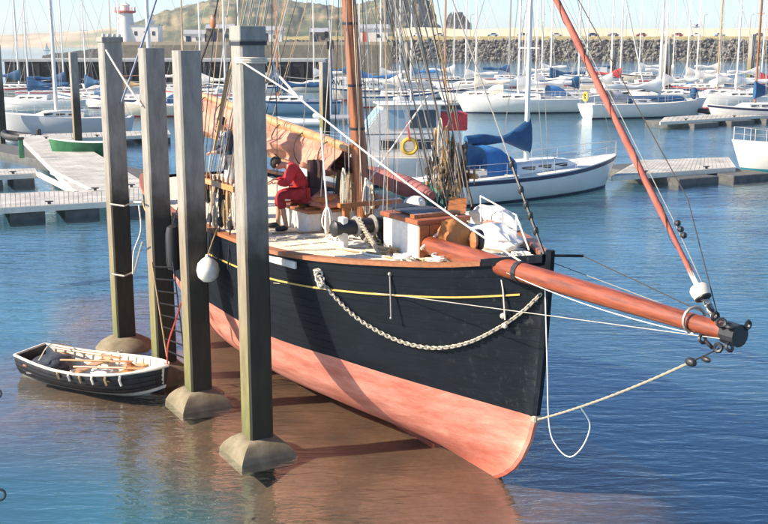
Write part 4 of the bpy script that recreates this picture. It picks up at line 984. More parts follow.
# ---------------------------------------------------------------- moored boats
def hullf(L_, B, fb, tw=.72, bowh=.35, rake=.08):
    def f(u, v):
        """u 0 stern .. 1 bow, v 0 keel .. 1 deck edge"""
        x = -L_/2+L_*u
        pl = (tw+(1-tw)*math.sin(min(1, u/.45)*math.pi/2)) if u < .45 else math.cos((u-.45)/.55*math.pi/2)**.75
        y = B/2*pl*(.25+.75*math.sin(v*math.pi/2)**.6) if v > 0 else 0
        z = -.25+(fb+bowh*max(0, (u-.3)/.7)**2+.25)*v
        x += rake*L_*(v-1)*max(0, (u-.7)/.3)+.03*L_*(1-v)*max(0, (.15-u)/.15)
        return x, y, z
    return f
def hull_parts(e, L_, B, fb, hm, stripe=None, boot=None, tw=.72, bowh=.35, nu=20, trans=True, deckm=None):
    f = hullf(L_, B, fb, tw, bowh)
    m = MB()
    for s in (-1, 1): m.grid(lambda u, v: (lambda p: (p[0], s*p[1], p[2]))(f(u, v)), nu, 7, flip=(s > 0))
    row = [f(0, i/7) for i in range(8)]
    for p_, q_ in zip(row, row[1:]): m.add([(p_[0], p_[1], p_[2]), (q_[0], q_[1], q_[2]), (q_[0], -q_[1], q_[2]), (p_[0], -p_[1], p_[2])], [(0, 1, 2, 3)])
    m.build('hull', hm, e, smooth=True)
    m = MB(); m.grid(lambda u, v: (lambda p: (p[0], (v*2-1)*max(0, p[1]-.03), p[2]-.03+.06*(1-(v*2-1)**2)))(f(u, 1)), nu, 6); m.build('deck', deckm or M_offwhite, e, smooth=True)
    def band(z0, z1, nm, mt, off=.012):
        for s in (-1, 1):
            m = MB()
            for i in range(nu+1):
                u = i/nu; top = f(u, 1)[2]
                for zz in (z0, z1):
                    zq = top-zz if nm != 'boot_stripe' else zz
                    vv = max(.02, min(1, (zq+.25)/(top+.25))); x, y, z = f(u, vv); m.v.append((x+(off if i == nu else 0), s*(y+off), z))
            for i in range(nu):
                q = (2*i, 2*i+2, 2*i+3, 2*i+1); m.f.append(q if s < 0 else q[::-1]); m.mi.append(0)
            m.build(nm, mt, e)
    if stripe: band(.2, .05, 'sheer_stripe', stripe)
    if boot: band(-.05, .1, 'boot_stripe', boot)
    return f
def cabin(e, x0, x1, w0, w1, z0, h, mt, nwin=3, win_m=None, front=.5):
    m = MB(); xs = [x0, x0+.15, x1-front, x1]; hs = [h, h, h*.96, .04]; ws = [w0, w0, (w0+w1)/2, w1]
    for x, hh, ww in zip(xs, hs, ws):
        for y, z in ((-ww/2, 0), (-ww/2*.88, hh*.85), (-ww/2*.6, hh), (ww/2*.6, hh), (ww/2*.88, hh*.85), (ww/2, 0)): m.v.append((x, y, z0+z))
    for i in range(3):
        for j in range(5): m.f.append((i*6+j, i*6+j+1, (i+1)*6+j+1, (i+1)*6+j)); m.mi.append(0)
    m.f += [(5, 4, 3, 2, 1, 0), (18, 19, 20, 21, 22, 23)]; m.mi += [0, 0]
    c = m.build('cabin', mt, e, bevel=.02)
    for s in (-1, 1):
        for i in range(nwin):
            t = (i+.5)/nwin; x = x0+.3+(x1-front-x0-.3)*t; ww = w0+((w0+w1)/2-w0)*t; L2 = (x1-front-x0-.3)/nwin*.72
            M = Matrix.Rotation(-s*math.atan2(ww*.06, h*.85), 3, 'X')
            MB().box((x, s*(ww/2*.945), z0+h*.45), (L2, .03, h*.34), M=M).build('window', win_m or M_glass, c)
def rig(e, xm, h, z0, r, mm, boom_l=0, boom_m=None, cover=None, spread=1, L_=9, B=2.8, zd=.9, boomz=.9, furl=None, stays=True, xt=0.):
    top = Vector((xm+xt, 0, z0+h)); MB().tube([(xm, 0, z0), (xm+xt/2, 0, z0+h/2), top], [r, r*.95, r*.75], 8).build('mast', mm, e, smooth=True)
    for k in range(spread):
        zz = z0+h*(k+1)/(spread+1)*1.05; MB().tube([(xm, -.55+.1*k, zz+.05), (xm, .55-.1*k, zz+.05)], .022, 5).build('spreader', mm, e)
    if stays:
        S = [((L_/2*.97, 0, zd+.3), top), ((-L_/2*.97, 0, zd+.1), top), ((xm-.1, B/2*.9, zd), top), ((xm-.1, -B/2*.9, zd), top), ((xm-.35, B/2*.9, zd), (xm, 0, z0+h*.55)), ((xm-.35, -B/2*.9, zd), (xm, 0, z0+h*.55))]
        for a, c in S: MB().tube([a, c], .012 if L_ < 9.6 else .016, 4).build('stay', M_wire, e)
        MB().tube([(xm-.05, .05, z0+.6), (top.x-.07, .07, top.z-.2)], .012, 4).build('halyard', M_ropew, e)
    if furl:
        a, c = Vector((L_/2*.95, 0, zd+.5)), top-Vector((0, 0, h*.06)); MB().tube([a.lerp(c, i/8)+Vector((.02, 0, 0)) for i in range(9)], [.05, .07, .07, .065, .06, .055, .05, .04, .03], 7).build('furled_genoa', furl, e, smooth=True)
    if boom_l:
        bz = z0+boomz
        MB().tube([(xm-.1, 0, bz), (xm-boom_l, 0, bz+.08)], .05, 7).build('boom', boom_m or mm, e)
        if cover:
            m = MB()
            def cv(u, v):
                a = v*2*math.pi; hh = .17+.55*math.exp(-u*7)+.05*math.sin(u*9); wd = .15+.06*math.exp(-u*3)+.03*math.sin(u*17)
                z = math.cos(a)*hh; z = z*(1.25 if z > 0 else .8)
                return (xm+.1-(boom_l+.1)*u, math.sin(a)*wd, bz+.06+.08*u+z+.04*math.sin(u*12+a))
            m.grid(cv, 26, 12); k = len(m.v); m.f += [tuple(range(0, 12)), tuple(26*13+j for j in reversed(range(12)))]; m.mi += [0, 0]
            m.build('sail_cover', cover, e, smooth=True)
def rails(e, f, z, u0=.02, u1=.99, n=8, closed=True):
    for s in (-1, 1):
        pts = []
        for i in range(n+1):
            u = u0+(u1-u0)*i/n; x, y, zz = f(u, 1); p = Vector((x, s*max(0, y-.08), zz)); pts.append(p+Vector((0, 0, z))); MB().tube([p, pts[-1]], .012, 4).build('stanchion', M_alu, e)
        MB().tube(pts, .011, 4).build('guard_wire', M_alu, e); MB().tube([p-Vector((0, 0, z*.5)) for p in pts], .008, 4).build('guard_wire', M_alu, e)
def hood(e, x0, x1, w_, z0, h, mt, name='sprayhood'):
    m = MB()
    def f(u, v):
        a = math.pi*v; hh = h*(.55+.45*math.sin(min(1, u*1.4)*math.pi/2)) * (1 if u < .95 else .98)
        c = math.cos(a); sg = (1 if c >= 0 else -1)
        return (x1+(x0-x1)*u, -sg*abs(c)**.5*w_/2, z0+hh*math.sin(a)**.5+.02*math.sin(u*20))
    m.grid(f, 8, 12); m.f.append(tuple(range(13))); m.mi.append(0); m.build(name, mt, e, smooth=True)
GB = 'boats moored in the marina'
def yacht(px, py, hd, L_, label, hm=None, mast=True, mh=12, cover=None, stripe=None, boot=None, hoodm=None, B=None, fb=.95, mast_m=None, xm=.06, spread=1, furl=None, detail=1, cabm=None, pos=None, mr=.075, cat='yacht', boomf=.42):
    p = pos or at_z(px, py, 0); e = empty('moored_yacht', p, R(hd), label=label, category=cat, group=GB)
    B = B or L_*.31
    f = hull_parts(e, L_, B, fb, hm or M_white, stripe, boot)
    zd = fb+.03; cabin(e, -L_*.16, L_*.25, B*.62, B*.3, zd-.02, .42, cabm or M_white, 3 if L_ > 7 else 2, front=L_*.1)
    if mast: rig(e, L_*xm, mh, zd+.3, mr, mast_m or M_wmast, L_*boomf, None, cover, spread, L_, B, zd, .85, furl)
    if hoodm: hood(e, -L_*.27, -L_*.1, B*.6, zd+.1, .95, hoodm)
    MB().box((-L_*.33, 0, zd-.0), (L_*.26, B*.5, .12)).build('cockpit', M_grey, e)
    if detail: rails(e, f, .55)
    else:
        for s in (-1, 1):
            pts = [(lambda q: Vector((q[0], s*max(0, q[1]-.08), q[2]+.55)))(f(i/8, 1)) for i in range(9)]; MB().tube(pts, .014, 4).build('guard_wire', M_alu, e)
    return e, f
# nearest white sloop with the blue sail cover
bowp, stp = at_z(611, 186), Vector((1.75, 39.2, 0)); v = bowp-stp; hd = math.degrees(math.atan2(v.y, v.x)); L1 = v.length*1.04
e, f = yacht(0, 0, hd, L1, 'white sloop with navy band and blue sail cover just beyond the big boat', None, True, 12.5, M_blue, M_navy, M_navy, None, B=2.9, fb=1.02, pos=(bowp+stp)/2+v*.01, xm=-.02, mr=.1, spread=2, furl=None, boomf=.31)
hood(e, -L1*.31, -L1*.16, 2.0, 1.1, 1.1, M_blue2)
MB().tube([(-L1*.5+.2, 0, 1.0), (-L1*.5+.1, 0, 2.3)], .02, 5).build('flag_staff', M_wmast, e)
x, y, z = f(.9, 1)
for u in (.5, .64): 
    x, y, z = f(u, 1); MB().tube([(x, -y+.1, z), (x, -y+.1, z+.7)], .014, 4).build('stanchion', M_alu, e)
# motor cruiser
mcp = at_z(395, 190); 
e = empty('motor_cruiser', (.25, 45.8, 0), R(188), label='white motor cruiser with raked wheelhouse windows and a yellow lifebuoy, behind the mast', category='motorboat', group=GB)
f = hull_parts(e, 8.6, 3.1, 1.25, M_white, None, M_navy, tw=.85, bowh=.5)
MB().box((-.3, 0, 1.75), (3.4, 2.3, 1.0), taper=.93).build('cabin', M_white, e, bevel=.06)
wz = 2.25
m = MB()
for x0_, x1_, y_, z_ in ((-2.0, 1.25, 1.08, wz), (-2.0, .35, .98, wz+1.15)): m.v += [(x0_, -y_, z_), (x1_, -y_, z_), (x1_, y_, z_), (x0_, y_, z_)]
m.f = [(0, 1, 5, 4), (1, 2, 6, 5), (2, 3, 7, 6), (3, 0, 4, 7)]; m.mi = [0]*4; wh = m.build('wheelhouse', M_offwhite, e)
MB().box((-.9, 0, wz+1.2), (3.0, 2.25, .08)).build('roof', M_white, e, bevel=.03)
Q = Matrix.Rotation(-math.atan2(.9, 1.15), 3, 'Y')
for yy in (-.52, .52):
    MB().box((.82, yy, wz+.58), (.03, .9, 1.05), M=Q).build('windscreen', M_glass2, wh)
for s in (-1, 1):
    for xx, ww in ((-.1, .75), (-1.25, 1.1)): MB().box((xx, s*1.04, wz+.6), (ww, .03, .75), M=Matrix.Rotation(s*.085, 3, 'X')).build('window', M_glass2 if xx > -1 else M_glass, wh)
    for xx in (-1.3, .2): MB().box((xx, s*1.13, 1.8), (.8, .03, .42)).build('window', M_glass, e)
rails(e, f, .7, .3, .99)
MB().tube([(-.9, 0, wz+1.2), (-.9, 0, wz+3.4)], .04, 6).build('mast', M_wmast, e); MB().lathe([(.02, 0), (.26, .03), (.26, .16), (.05, .2)], 14, (-.4, 0, wz+1.3)).build('radar_dome', M_white, e, smooth=True)
p_ = Vector((-.62, 1.42, 1.75)); 
MB().torus(p_, .3, .085, M=Matrix.Rotation(R(90), 3, 'X'), n=18, k=8).build('lifebuoy', mat('yellow_lifebuoy', (.75, .45, .05), .5), e, smooth=True)
MB().tube([p_+Vector((0, .05, .2)), p_+Vector((.1, .05, 1.0))], .04, 6).build('danbuoy', mat('red_paint', (.6, .04, .03), .5), e)
MB().box((-2.6, .2, 2.7), (1.2, 1.4, .75)).build('dodger', M_redc, e, bevel=.06)
# boat at the right edge, bow to the left, teal bottom
p_ = at_z(733, 178); e = empty('moored_boat', (p_.x+4.3, p_.y+.9, 0), R(181), label='white boat cut by the right edge, teal underneath, at the end of the pontoon', category='boat', group=GB)
f = hull_parts(e, 8.4, 2.9, 1.35, M_white, None, None, tw=.8, bowh=.3)
m = MB()
for s in (-1, 1): m.grid(lambda u, v: (lambda q: (q[0], s*(q[1]+.014), q[2]))(f(u, v*.34)), 16, 4, flip=(s > 0))
m.build('antifouling', mat('teal_antifouling', (.03, .24, .28), .6), e, smooth=True)
cabin(e, -1.5, 1.8, 2.0, 1.3, 1.35, .8, M_white, 3); rails(e, f, .6, .4, .99)
# white yachts and others: px, py of the waterline centre, heading, length, label, options
Y_ = [
 (646, 117, 17, 11.2, 'large white yacht with long blue deck cover and furled white boom, stern to the left', dict(cover=M_white, mh=15, mast_m=M_wmast, boot=M_navy, mr=.12, xm=.1, furl=None, spread=2, fb=1.15, boomf=.45)),
 (518, 112.5, 183, 11.0, 'long white yacht with dark waterline, lying broadside behind the blue sail cover', dict(cover=M_white, mh=14, boot=M_navy, mr=.1, xm=-.0, fb=1.2, stripe=None)),
 (572, 107, 10, 9.0, 'white yacht with a bright blue spray hood left of the large yacht', dict(cover=M_blue, hoodm=M_blue2, mh=13, mr=.09, boot=M_navy)),
 (760, 120, 195, 9.5, 'white yacht at the right edge behind the far pontoon, bow to the left', dict(cover=M_blue, stripe=M_navy, mh=13, mr=.09, mast_m=M_wood_o)),
 (722, 103, 180, 9.5, 'low white yacht with a tan wooden mast at the right', dict(mh=13, mast_m=mat('tan_mast', (.5, .32, .18), .5), mr=.1, cover=M_offwhite)),
 (66, 134, 184, 8.8, 'grey white yacht with cream deck moored bow left behind the left walkway', dict(mh=12.5, mr=.13, cover=None, hm=mat('pale_grey_hull', (.42, .43, .44), .4), cabm=M_cream, spread=1, fb=1.15)),
 (36, 111, 176, 8.6, 'small white cabin yacht with blue boom cover at the far left', dict(mh=12, mr=.08, cover=M_blue, fb=1.0)),
 (92, 106, 160, 8.5, 'white yacht wrapped in dark blue covers left of the far left pile', dict(mh=11, mr=.06, cover=M_blue, hoodm=M_blue, stripe=M_blue)),
 (158, 116, 182, 9.0, 'white yacht with a thick white mast seen between the middle piles', dict(mh=14, mr=.17, cover=None, hoodm=M_blue)),
 (207, 103, 176, 9.0, 'white yacht left of the nearest pile, half hidden by the furled sail', dict(mh=14, mr=.07, cover=M_offwhite)),
 (285, 113, 186, 9.8, 'yacht with varnished mast and long dark blue cover behind the white pennant', dict(mh=14, mr=.1, mast_m=M_wood_o, cover=M_blue, stripe=M_blue)),
 (365, 100, 178, 9.6, 'white yacht with a lettered dodger right of the wooden mast', dict(mh=13, mr=.07, cover=M_blue2)),
 (440, 98, 6, 8.6, 'white yacht with an orange brown mast behind the port shrouds', dict(mh=14, mr=.11, mast_m=M_wood_o, cover=None, hoodm=M_grey)),
 (470, 92, 181, 9.4, 'white yacht with white boom cover in the second row', dict(mh=14, mr=.09, cover=M_white)),
 (560, 92, 184, 10.2, 'white yacht with long blue boom cover in the second row', dict(mh=14.5, mr=.1, cover=M_blue, xm=.12)),
 (615, 93, 2, 9.0, 'white yacht with a red sail bundle on deck, beyond the large yacht', dict(mh=14, mr=.09, cover=M_redc)),
 (690, 91, 178, 8.6, 'small white yacht right of the thick marina post', dict(mh=10, mr=.07, cover=M_offwhite)),
 (752, 92, 10, 9.4, 'white yacht with thin brown mast near the right edge', dict(mh=15, mr=.08, mast_m=M_wood, cover=M_white)),
 (415, 88, 176, 8.6, 'white yacht right of the far marina post', dict(mh=14, mr=.07, cover=M_blue2)),
 (505, 84, 4, 9.2, 'white yacht with a thick grey mast in the last row', dict(mh=14, mr=.14, mast_m=mat('grey_mast', (.3, .29, .27), .5, .2), cover=M_blue)),
 (545, 82, 180, 9.0, 'white yacht with a plain tall mast in the last row, right of the grey mast', dict(mh=15, mr=.12, cover=M_white)),
 (590, 83, 178, 9.6, 'white yacht with lettered blue cover in the last row', dict(mh=14.5, mr=.1, cover=M_blue)),
 (642, 82, 182, 8.8, 'white yacht in the last row left of the thick white mast', dict(mh=15, mr=.08, cover=M_white)),
 (715, 83, 3, 9.0, 'white yacht in the last row below the gull on the tan mast', dict(mh=14, mr=.08, cover=M_offwhite)),
 (345, 86, 2, 9.0, 'white yacht in the last row hidden behind the wooden mast', dict(mh=15, mr=.07, cover=M_blue)),
 (318, 91, 182, 8.4, 'white yacht in front of the dark quay, left of the wooden mast', dict(mh=12, mr=.06, cover=M_white)),
 (245, 94, 178, 9.2, 'white yacht in front of the dark quay, behind the nearest pile', dict(mh=15, mr=.13, mast_m=M_cream, cover=M_grey)),
 (180, 97, 6, 8.4, 'white yacht in front of the dark quay, between the third and second pile', dict(mh=13, mr=.1, mast_m=mat('tan_mast', (1, 1, 1)), cover=M_offwhite)),
 (118, 96, 186, 8.0, 'white yacht in front of the dark quay, behind the far left pile', dict(mh=10.5, mr=.05, mast_m=M_wood, cover=None)),
 (15, 98, 4, 9.0, 'white yacht in front of the dark quay at the left edge', dict(mh=15, mr=.09, cover=M_blue)),
 (480, 104, 178, 8.2, 'white yacht with cream canvas on deck, between the orange mast and the blue sail cover', dict(mh=12, mr=.06, cover=M_cream, hoodm=M_cream)),
 (540, 101, 183, 8.4, 'white yacht with a grey spray hood behind the sloop mast', dict(mh=13.5, mr=.07, cover=M_white, hoodm=M_grey)),
 (605, 102, 8, 8.6, 'white yacht with furled white headsail beyond the stern of the large yacht', dict(mh=14, mr=.07, cover=M_white, furl=M_white)),
 (668, 104, 184, 8.2, 'white yacht partly hidden by the marina post on the right', dict(mh=13, mr=.07, cover=M_offwhite)),
 (700, 97, 175, 8.8, 'white yacht with pale blue windbreak beyond the large yacht', dict(mh=13, mr=.07, cover=M_white, hoodm=M_white)),
 (740, 108, 188, 8.4, 'white yacht tucked behind the yacht at the right edge', dict(mh=14, mr=.08, cover=M_white)),
 (765, 100, 178, 9.4, 'white yacht with red and white cabin at the right edge', dict(mh=12, mr=.07, cover=M_redc)),
 (450, 86, 3, 8.8, 'white yacht in the last row left of the orange mast', dict(mh=14.5, mr=.07, cover=M_white)),
 (528, 87, 181, 9.0, 'white yacht in the last row behind the mast of the near sloop', dict(mh=14.2, mr=.06, cover=M_offwhite)),
 (668, 87, 5, 9.0, 'white yacht in the last row behind the thick marina post', dict(mh=13.2, mr=.06, cover=M_white)),
 (385, 92, 184, 8.8, 'white yacht behind the motor cruiser', dict(mh=13.2, mr=.07, cover=M_white)),
 (395, 107, 4, 8.2, 'white yacht just beyond the roof of the motor cruiser', dict(mh=13.2, mr=.07, cover=M_offwhite)),
 (128, 108, 176, 8.6, 'white yacht with a tan boom cover behind the far left pile', dict(mh=13.2, mr=.07, cover=M_ropet)),
 (232, 112, 184, 8.6, 'white yacht partly behind the furled mainsail', dict(mh=13.2, mr=.08, cover=M_white)),
 (60, 100, 8, 8.8, 'white yacht with a wide navy cover at the far left', dict(mh=13.2, mr=.07, cover=M_blue, hoodm=M_blue)),
 (680, 96, 170, 5.2, 'small open white motorboat beside the marina post', dict(mast=False, hoodm=M_blue2, cat='motorboat')),
]
YO = {}
for i, (px, py, hd, L_, lab, kw) in enumerate(Y_):
    if i > 7 and 'hm' not in kw:
        kw['hm'] = (None, mat('cream_gelcoat', (.62, .55, .42), .35), None, mat('pale_blue_gelcoat', (.3, .42, .5), .35), mat('warm_grey_gelcoat', (.5, .47, .42), .4), None, mat('dark_blue_gelcoat', (.03, .05, .12), .25) if i in (20, 34) else None)[i % 7]
        kw.setdefault('stripe', (None, M_blue, M_navy, None, M_redc)[i % 5]); kw.setdefault('boot', (M_navy, None, M_redc)[i % 3]); kw['fb'] = .85+.05*(i % 6)
    YO[i], ff = yacht(px, py, hd, L_, lab, detail=(1 if i < 7 else 0), **kw)
    if i == 0:
        e = YO[0]; MB().box((.6, 0, 1.45), (5.6, 1.9, .5), taper=.8).build('deck_cover', M_blue, e, bevel=.12); MB().torus((-5.3, .5, 1.7), .33, .09, M=Matrix.Rotation(R(90), 3, 'Y')).build('lifebuoy', MATS['yellow_lifebuoy'], e, smooth=True)
        hood(e, -3.6, -2.2, 2.1, 1.3, .9, M_grey)
        MB().ball((4.1, -.4, 1.9), .45, 10, (.7, .7, 1.1)).build('blue_fender', M_blue, e, smooth=True)
# lettering on the dodger and cover
def letters(txt, parent, loc, rot, size, m):
    c = bpy.data.curves.new('lettering', 'FONT'); c.body = txt; c.size = size; c.extrude = .006; c.align_x = 'CENTER'
    o = bpy.data.objects.new('lettering', c); C.objects.link(o); o.parent = parent; o.location = loc; o.rotation_euler = rot; c.materials.append(m)
    me = bpy.data.meshes.new_from_object(o); bpy.data.objects.remove(o); o = bpy.data.objects.new('lettering', me); C.objects.link(o); o.parent = parent; o.location = loc; o.rotation_euler = rot
    return o
e = YO[11]; MB().box((1.2, 1.5, 1.85), (6.4, .04, 1.0)).build('dodger', M_white, e); letters('WAVE WHISTLER', e, (1.2, 1.53, 1.62), (R(90), 0, R(180)), .8, M_black)
e = YO[21]; MB().box((.4, 1.55, 2.0), (5.2, .04, .8)).build('dodger', M_white, e); letters('SEA SPIRIT', e, (.4, 1.58, 1.8), (R(90), 0, R(180)), .7, M_blue)
# small craft
def rib(px, py, hd, L_, label, mt):
    e = empty('inflatable_boat', at_z(px, py), R(hd), label=label, category='inflatable'); B = L_*.4
    for s in (-1, 1):
        pts = [(-L_/2, s*B/2, .3), (-L_*.1, s*B/2, .3), (L_*.25, s*B*.42, .36), (L_*.42, s*B*.22, .44), (L_*.5, 0, .5)]
        MB().tube(smooth_path(pts, 4), .2, 9).build('tube', mt, e, smooth=True)
    MB().box((-.1*L_, 0, .12), (L_*.75, B*.9, .2)).build('floor', M_grey, e); MB().box((-L_*.1, 0, .4), (.25, B*.9, .04)).build('thwart', M_offwhite, e)
    MB().box((-L_*.5, 0, .5), (.25, .3, .7)).build('outboard', M_black, e, bevel=.06); MB().box((-L_*.44, 0, .3), (.06, B*.8, .5)).build('transom', M_grey, e)
    return e
rib(338, 122, 185, 3.6, 'grey inflatable boat lying right of the wooden mast', mat('grey_hypalon', (.3, .32, .35), .6))
rib(300, 126, 172, 3.4, 'pale grey covered tender behind the figure in red', mat('pale_hypalon', (.5, .52, .55), .6))
rib(722, 116, 176, 4.2, 'black inflatable boat on the far pontoon at the right', M_rubber)
rib(22, 142, 150, 3.0, 'dark tender beside the left walkway', M_rubber)
# green boat behind the left walkway
e = empty('green_boat', at_z(88, 160), R(195), label='green boat with a yellow bottom edge beyond the left walkway', category='boat', group=GB)
f = hull_parts(e, 3.8, 1.7, .95, M_green, None, None, tw=.8, bowh=.2)
m = MB()
for s in (-1, 1): m.grid(lambda u, v: (lambda q: (q[0], s*(q[1]+.012), q[2]))(f(u, .2+v*.22)), 12, 2, flip=(s > 0))
m.build('yellow_band', MATS['yellow_paint'], e); MB().box((0, 0, .9), (.3, 1.5, .05)).build('thwart', M_woodl, e)

# ---------------------------------------------------------------- pontoons
M_board = mat('pontoon_board', (.4, .38, .34), .8, var=.3, scale=1.3, bump=.003)
M_fascia = mat('pale_fascia', (.68, .62, .5), .7, var=.1, scale=4)
M_float = mat('float_concrete', (.09, .09, .085), .8, var=.3, scale=3)
def pontoon(q, label, nb=30, zt=.5, floats=4, name='pontoon'):
    """q: four pixel corners, near-left, near-right, far-right, far-left, at deck height"""
    P = [at_z(x, y, zt) for x, y in q]; c = sum(P, Vector())/4; c.z = 0; P = [p-c for p in P]
    e = empty(name, c, 0, label=label, category='pontoon', group='floating pontoons')
    A, B_, C_, D_ = P; m = MB()
    for i in range(nb):
        t0, t1 = (i+.04)/nb, (i+.96)/nb
        a, b_, c_, d_ = A.lerp(B_, t0), A.lerp(B_, t1), D_.lerp(C_, t1), D_.lerp(C_, t0); dz_ = Vector((0, 0, .04))
        m.add([a, b_, c_, d_, a-dz_, b_-dz_, c_-dz_, d_-dz_], [(0, 1, 2, 3), (0, 4, 5, 1), (1, 5, 6, 2), (2, 6, 7, 3), (3, 7, 4, 0)])
    o = m.build('decking', M_board, e); o['kind'] = 'stuff'
    for a, b_ in ((A, B_), (B_, C_), (C_, D_), (D_, A)): MB().beam(a-Vector((0, 0, .11)), b_-Vector((0, 0, .11)), .07, .2).build('fascia', M_fascia, e)
    for i in range(floats):
        t = (i+.5)/floats; p = A.lerp(B_, t).lerp(D_.lerp(C_, t), .5); d = (B_-A); wd = (D_-A).length*.85
        MB().box((p.x, p.y, .03), (d.length/floats*.66, wd, .52), rz=math.atan2(d.y, d.x)).build('float', M_float, e, bevel=.03)
    for i in range(max(2, floats-1)):
        t = (i+.5)/max(2, floats-1); p = A.lerp(B_, t)+(D_-A).normalized()*.18; MB().tube([p+Vector((-.14, 0, .1)), p+Vector((.14, 0, .1))], .025, 5).box((p.x, p.y, p.z+.05), (.1, .08, .1)).build('cleat', M_black, e)
    return e
pontoon([(-60, 211), (152, 199), (152, 187), (-60, 196)], 'near left pontoon finger reaching to the far left pile', 44)
pontoon([(77, 193), (150, 186), (64, 134), (20, 137)], 'wide left walkway leading away behind the piles', 14, .505, 1)
pontoon([(-60, 178), (37, 173), (34, 168), (-60, 171)], 'short left pontoon finger behind the near one', 24, .5, 3)
pontoon([(20, 140), (170, 134), (168, 130), (20, 134.5)], 'far pontoon finger beside the grey white yacht', 30)
pontoon([(612, 176), (735, 167), (728, 157), (640, 160)], 'right pontoon in front of the white bow', 26, .5, 2)
pontoon([(660, 122), (800, 113), (800, 109), (665, 117)], 'far right pontoon with the black inflatable', 30)
pontoon([(440, 103), (690, 99), (690, 97), (440, 100)], 'far pontoon behind the middle row of yachts', 60, .5, 10)
pontoon([(330, 92), (800, 88), (800, 87), (330, 90.4)], 'farthest pontoon under the last row of masts', 90, .5, 14)
for a, c in (((38, 174), (76, 193)), ((52, 172), (90, 191))):
    pa, pb = at_z(*a, .45), at_z(*c, .45); o = MB().beam(pa, pb, .16, .16).build('bracket_arm', M_fascia, None, loc=pa); tag(o, 'pale diagonal brace at the corner of the left pontoons, ' + ('left one' if a[0] == 38 else 'right one'), 'brace')
e = empty('service_pedestal', at_z(22, 158, .5), 0, label='green service pedestal standing on the left walkway', category='pedestal')
MB().box((0, 0, .45), (.22, .22, .9), taper=.85).build('post', M_green, e, bevel=.02); MB().box((0, 0, .95), (.26, .26, .12)).build('head', M_black, e, bevel=.02)
# marina piles
def mpile(px, py, top_y, label, w_=.38, Y=None):
    p = at_z(px, py); e = empty('marina_pile', p, R(30), label=label, category='pile', group='square piles in the marina')
    zt = at_y(px, top_y, p.y).z; h = w_/2
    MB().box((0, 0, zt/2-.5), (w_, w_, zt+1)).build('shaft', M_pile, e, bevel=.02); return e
mpile(79, 160, 52, 'square grey pile rising beside the green boat', .38)
mpile(3, 136, 45, 'square grey pile at the left edge of the picture', .42)
mpile(325, 140, 62, 'square pale pile between the pennant and the wooden mast', .5)
mpile(408, 83, 42, 'dark topped pile in the far basin right of the wooden mast', .8)
mpile(664, 97, 44, 'thick pile beside the thick white mast on the right', .9)
mpile(750, 76, 34, 'far pile near the right edge', .9)
mpile(612, 78, 50, 'far pile left of the large yacht', .7)
# signal pole with instruments on the dark quay
e = empty('signal_pole', at_z(331, 120), 0, label='pole with a black lamp box and small instruments, left of the wooden mast', category='pole')
zz = at_y(331, 20, e.location.y).z; MB().tube([(0, 0, 0), (0, 0, zz)], .12, 8).build('pole', M_grey, e); zb = at_y(331, 45, e.location.y).z
MB().box((0, 0, zb), (.55, .5, .6)).build('lamp_box', M_black, e, bevel=.05); MB().box((0, 0, zz-.6), (.1, .1, 1.2)).build('instrument', M_black, e); MB().box((-.3, 0, zz-1.1), (.25, .2, .5)).build('instrument', M_black, e)
# ---------------------------------------------------------------- quays, breakwater, land
def qx(px, Y): return (px-384)/F*(Y*CP+6*SP)
M_quay = mat('dark_quay_stone', (.014, .018, .02), .9, var=.5, scale=.7, bump=.05, bscale=2, detail=8)
M_cap = mat('pale_quay_cap', (.34, .34, .31), .8, var=.2, scale=1)
e = empty('harbour_quay', (qx(165, 154), 154, 0), 0, label='long dark stone quay wall with a pale coping across the left of the harbour', category='quay')
wq = qx(322, 154)-qx(4, 154)
MB().box((0, 6, 1.0), (wq, 12, 4.6)).build('wall', M_quay, e)
MB().box((0, 5.9, 3.45), (wq+.3, 12.4, .35)).build('coping', M_cap, e)
n_ = int(wq/1.6); bl = []
rq = random.Random(5)
blk = MB().box((0, 0, 0), (1.5, .16, .72)).build('stone_block', M_quay, e, loc=(0, 0, 0)); first = True
for r_ in range(4):
    for i in range(n_):
        x = -wq/2+1.6*(i+.5)+(.8 if r_ % 2 else 0)
        if x > wq/2-.8: continue
        if r_ < 3 or True:
            y_ = -.05-.05*rq.random()
            if first: blk.location = (x, y_, .55+.8*r_); first = False
            elif len(bl) < 290 and r_ >= 1: bl.append(copy_piece(blk, e, (x, y_, .55+.8*r_), (0, 0, rq.uniform(-.012, .012))))
for i in range(22):
    x = -wq/2+3+i*(wq-6)/21; MB().box((x, -.3, 1.2), (.35, .3, 3.6)).build('fender_pile', M_quay if i % 2 else M_black, e)
# lighthouse pier
M_tan = mat('tan_pier_stone', (.2, .165, .115), .9, var=.3, scale=.6, detail=8, bump=.03, bscale=2)
Yp = 235
e = empty('lighthouse_pier', (qx(255, Yp), Yp, 0), 0, label='tan stone pier carrying the small white lighthouse, behind the dark quay', category='pier')
wp = qx(392, Yp)-qx(118, Yp)
MB().box((0, 8, 2.2), (wp, 16, 6.4)).build('pier_wall', M_tan, e); MB().box((0, 1, 5.75), (wp+.3, 1.2, .7)).build('parapet', mat('pale_parapet', (.36, .3, .21), .9, var=.1, scale=1), e)
lh = empty('lighthouse', (qx(128, Yp+6), Yp+6, 5.4), 0, label='small white lighthouse tower with a red gallery, behind the head of the far left pile', category='lighthouse')
lh.scale = (1.3, 1.3, 1.22)
M_wash = mat('whitewash', (.78, .72, .62), .8, var=.06, scale=1)
MB().lathe([(1.75, 0), (1.6, 1.2), (1.25, 5.2), (1.2, 5.6)], 20).build('tower', M_wash, lh, smooth=True)
M_redp = mat('red_gallery_paint', (.55, .1, .07), .6)
MB().lathe([(1.3, 5.6), (1.75, 5.75), (1.8, 6.0), (1.3, 6.05)], 20).build('gallery', M_redp, lh)
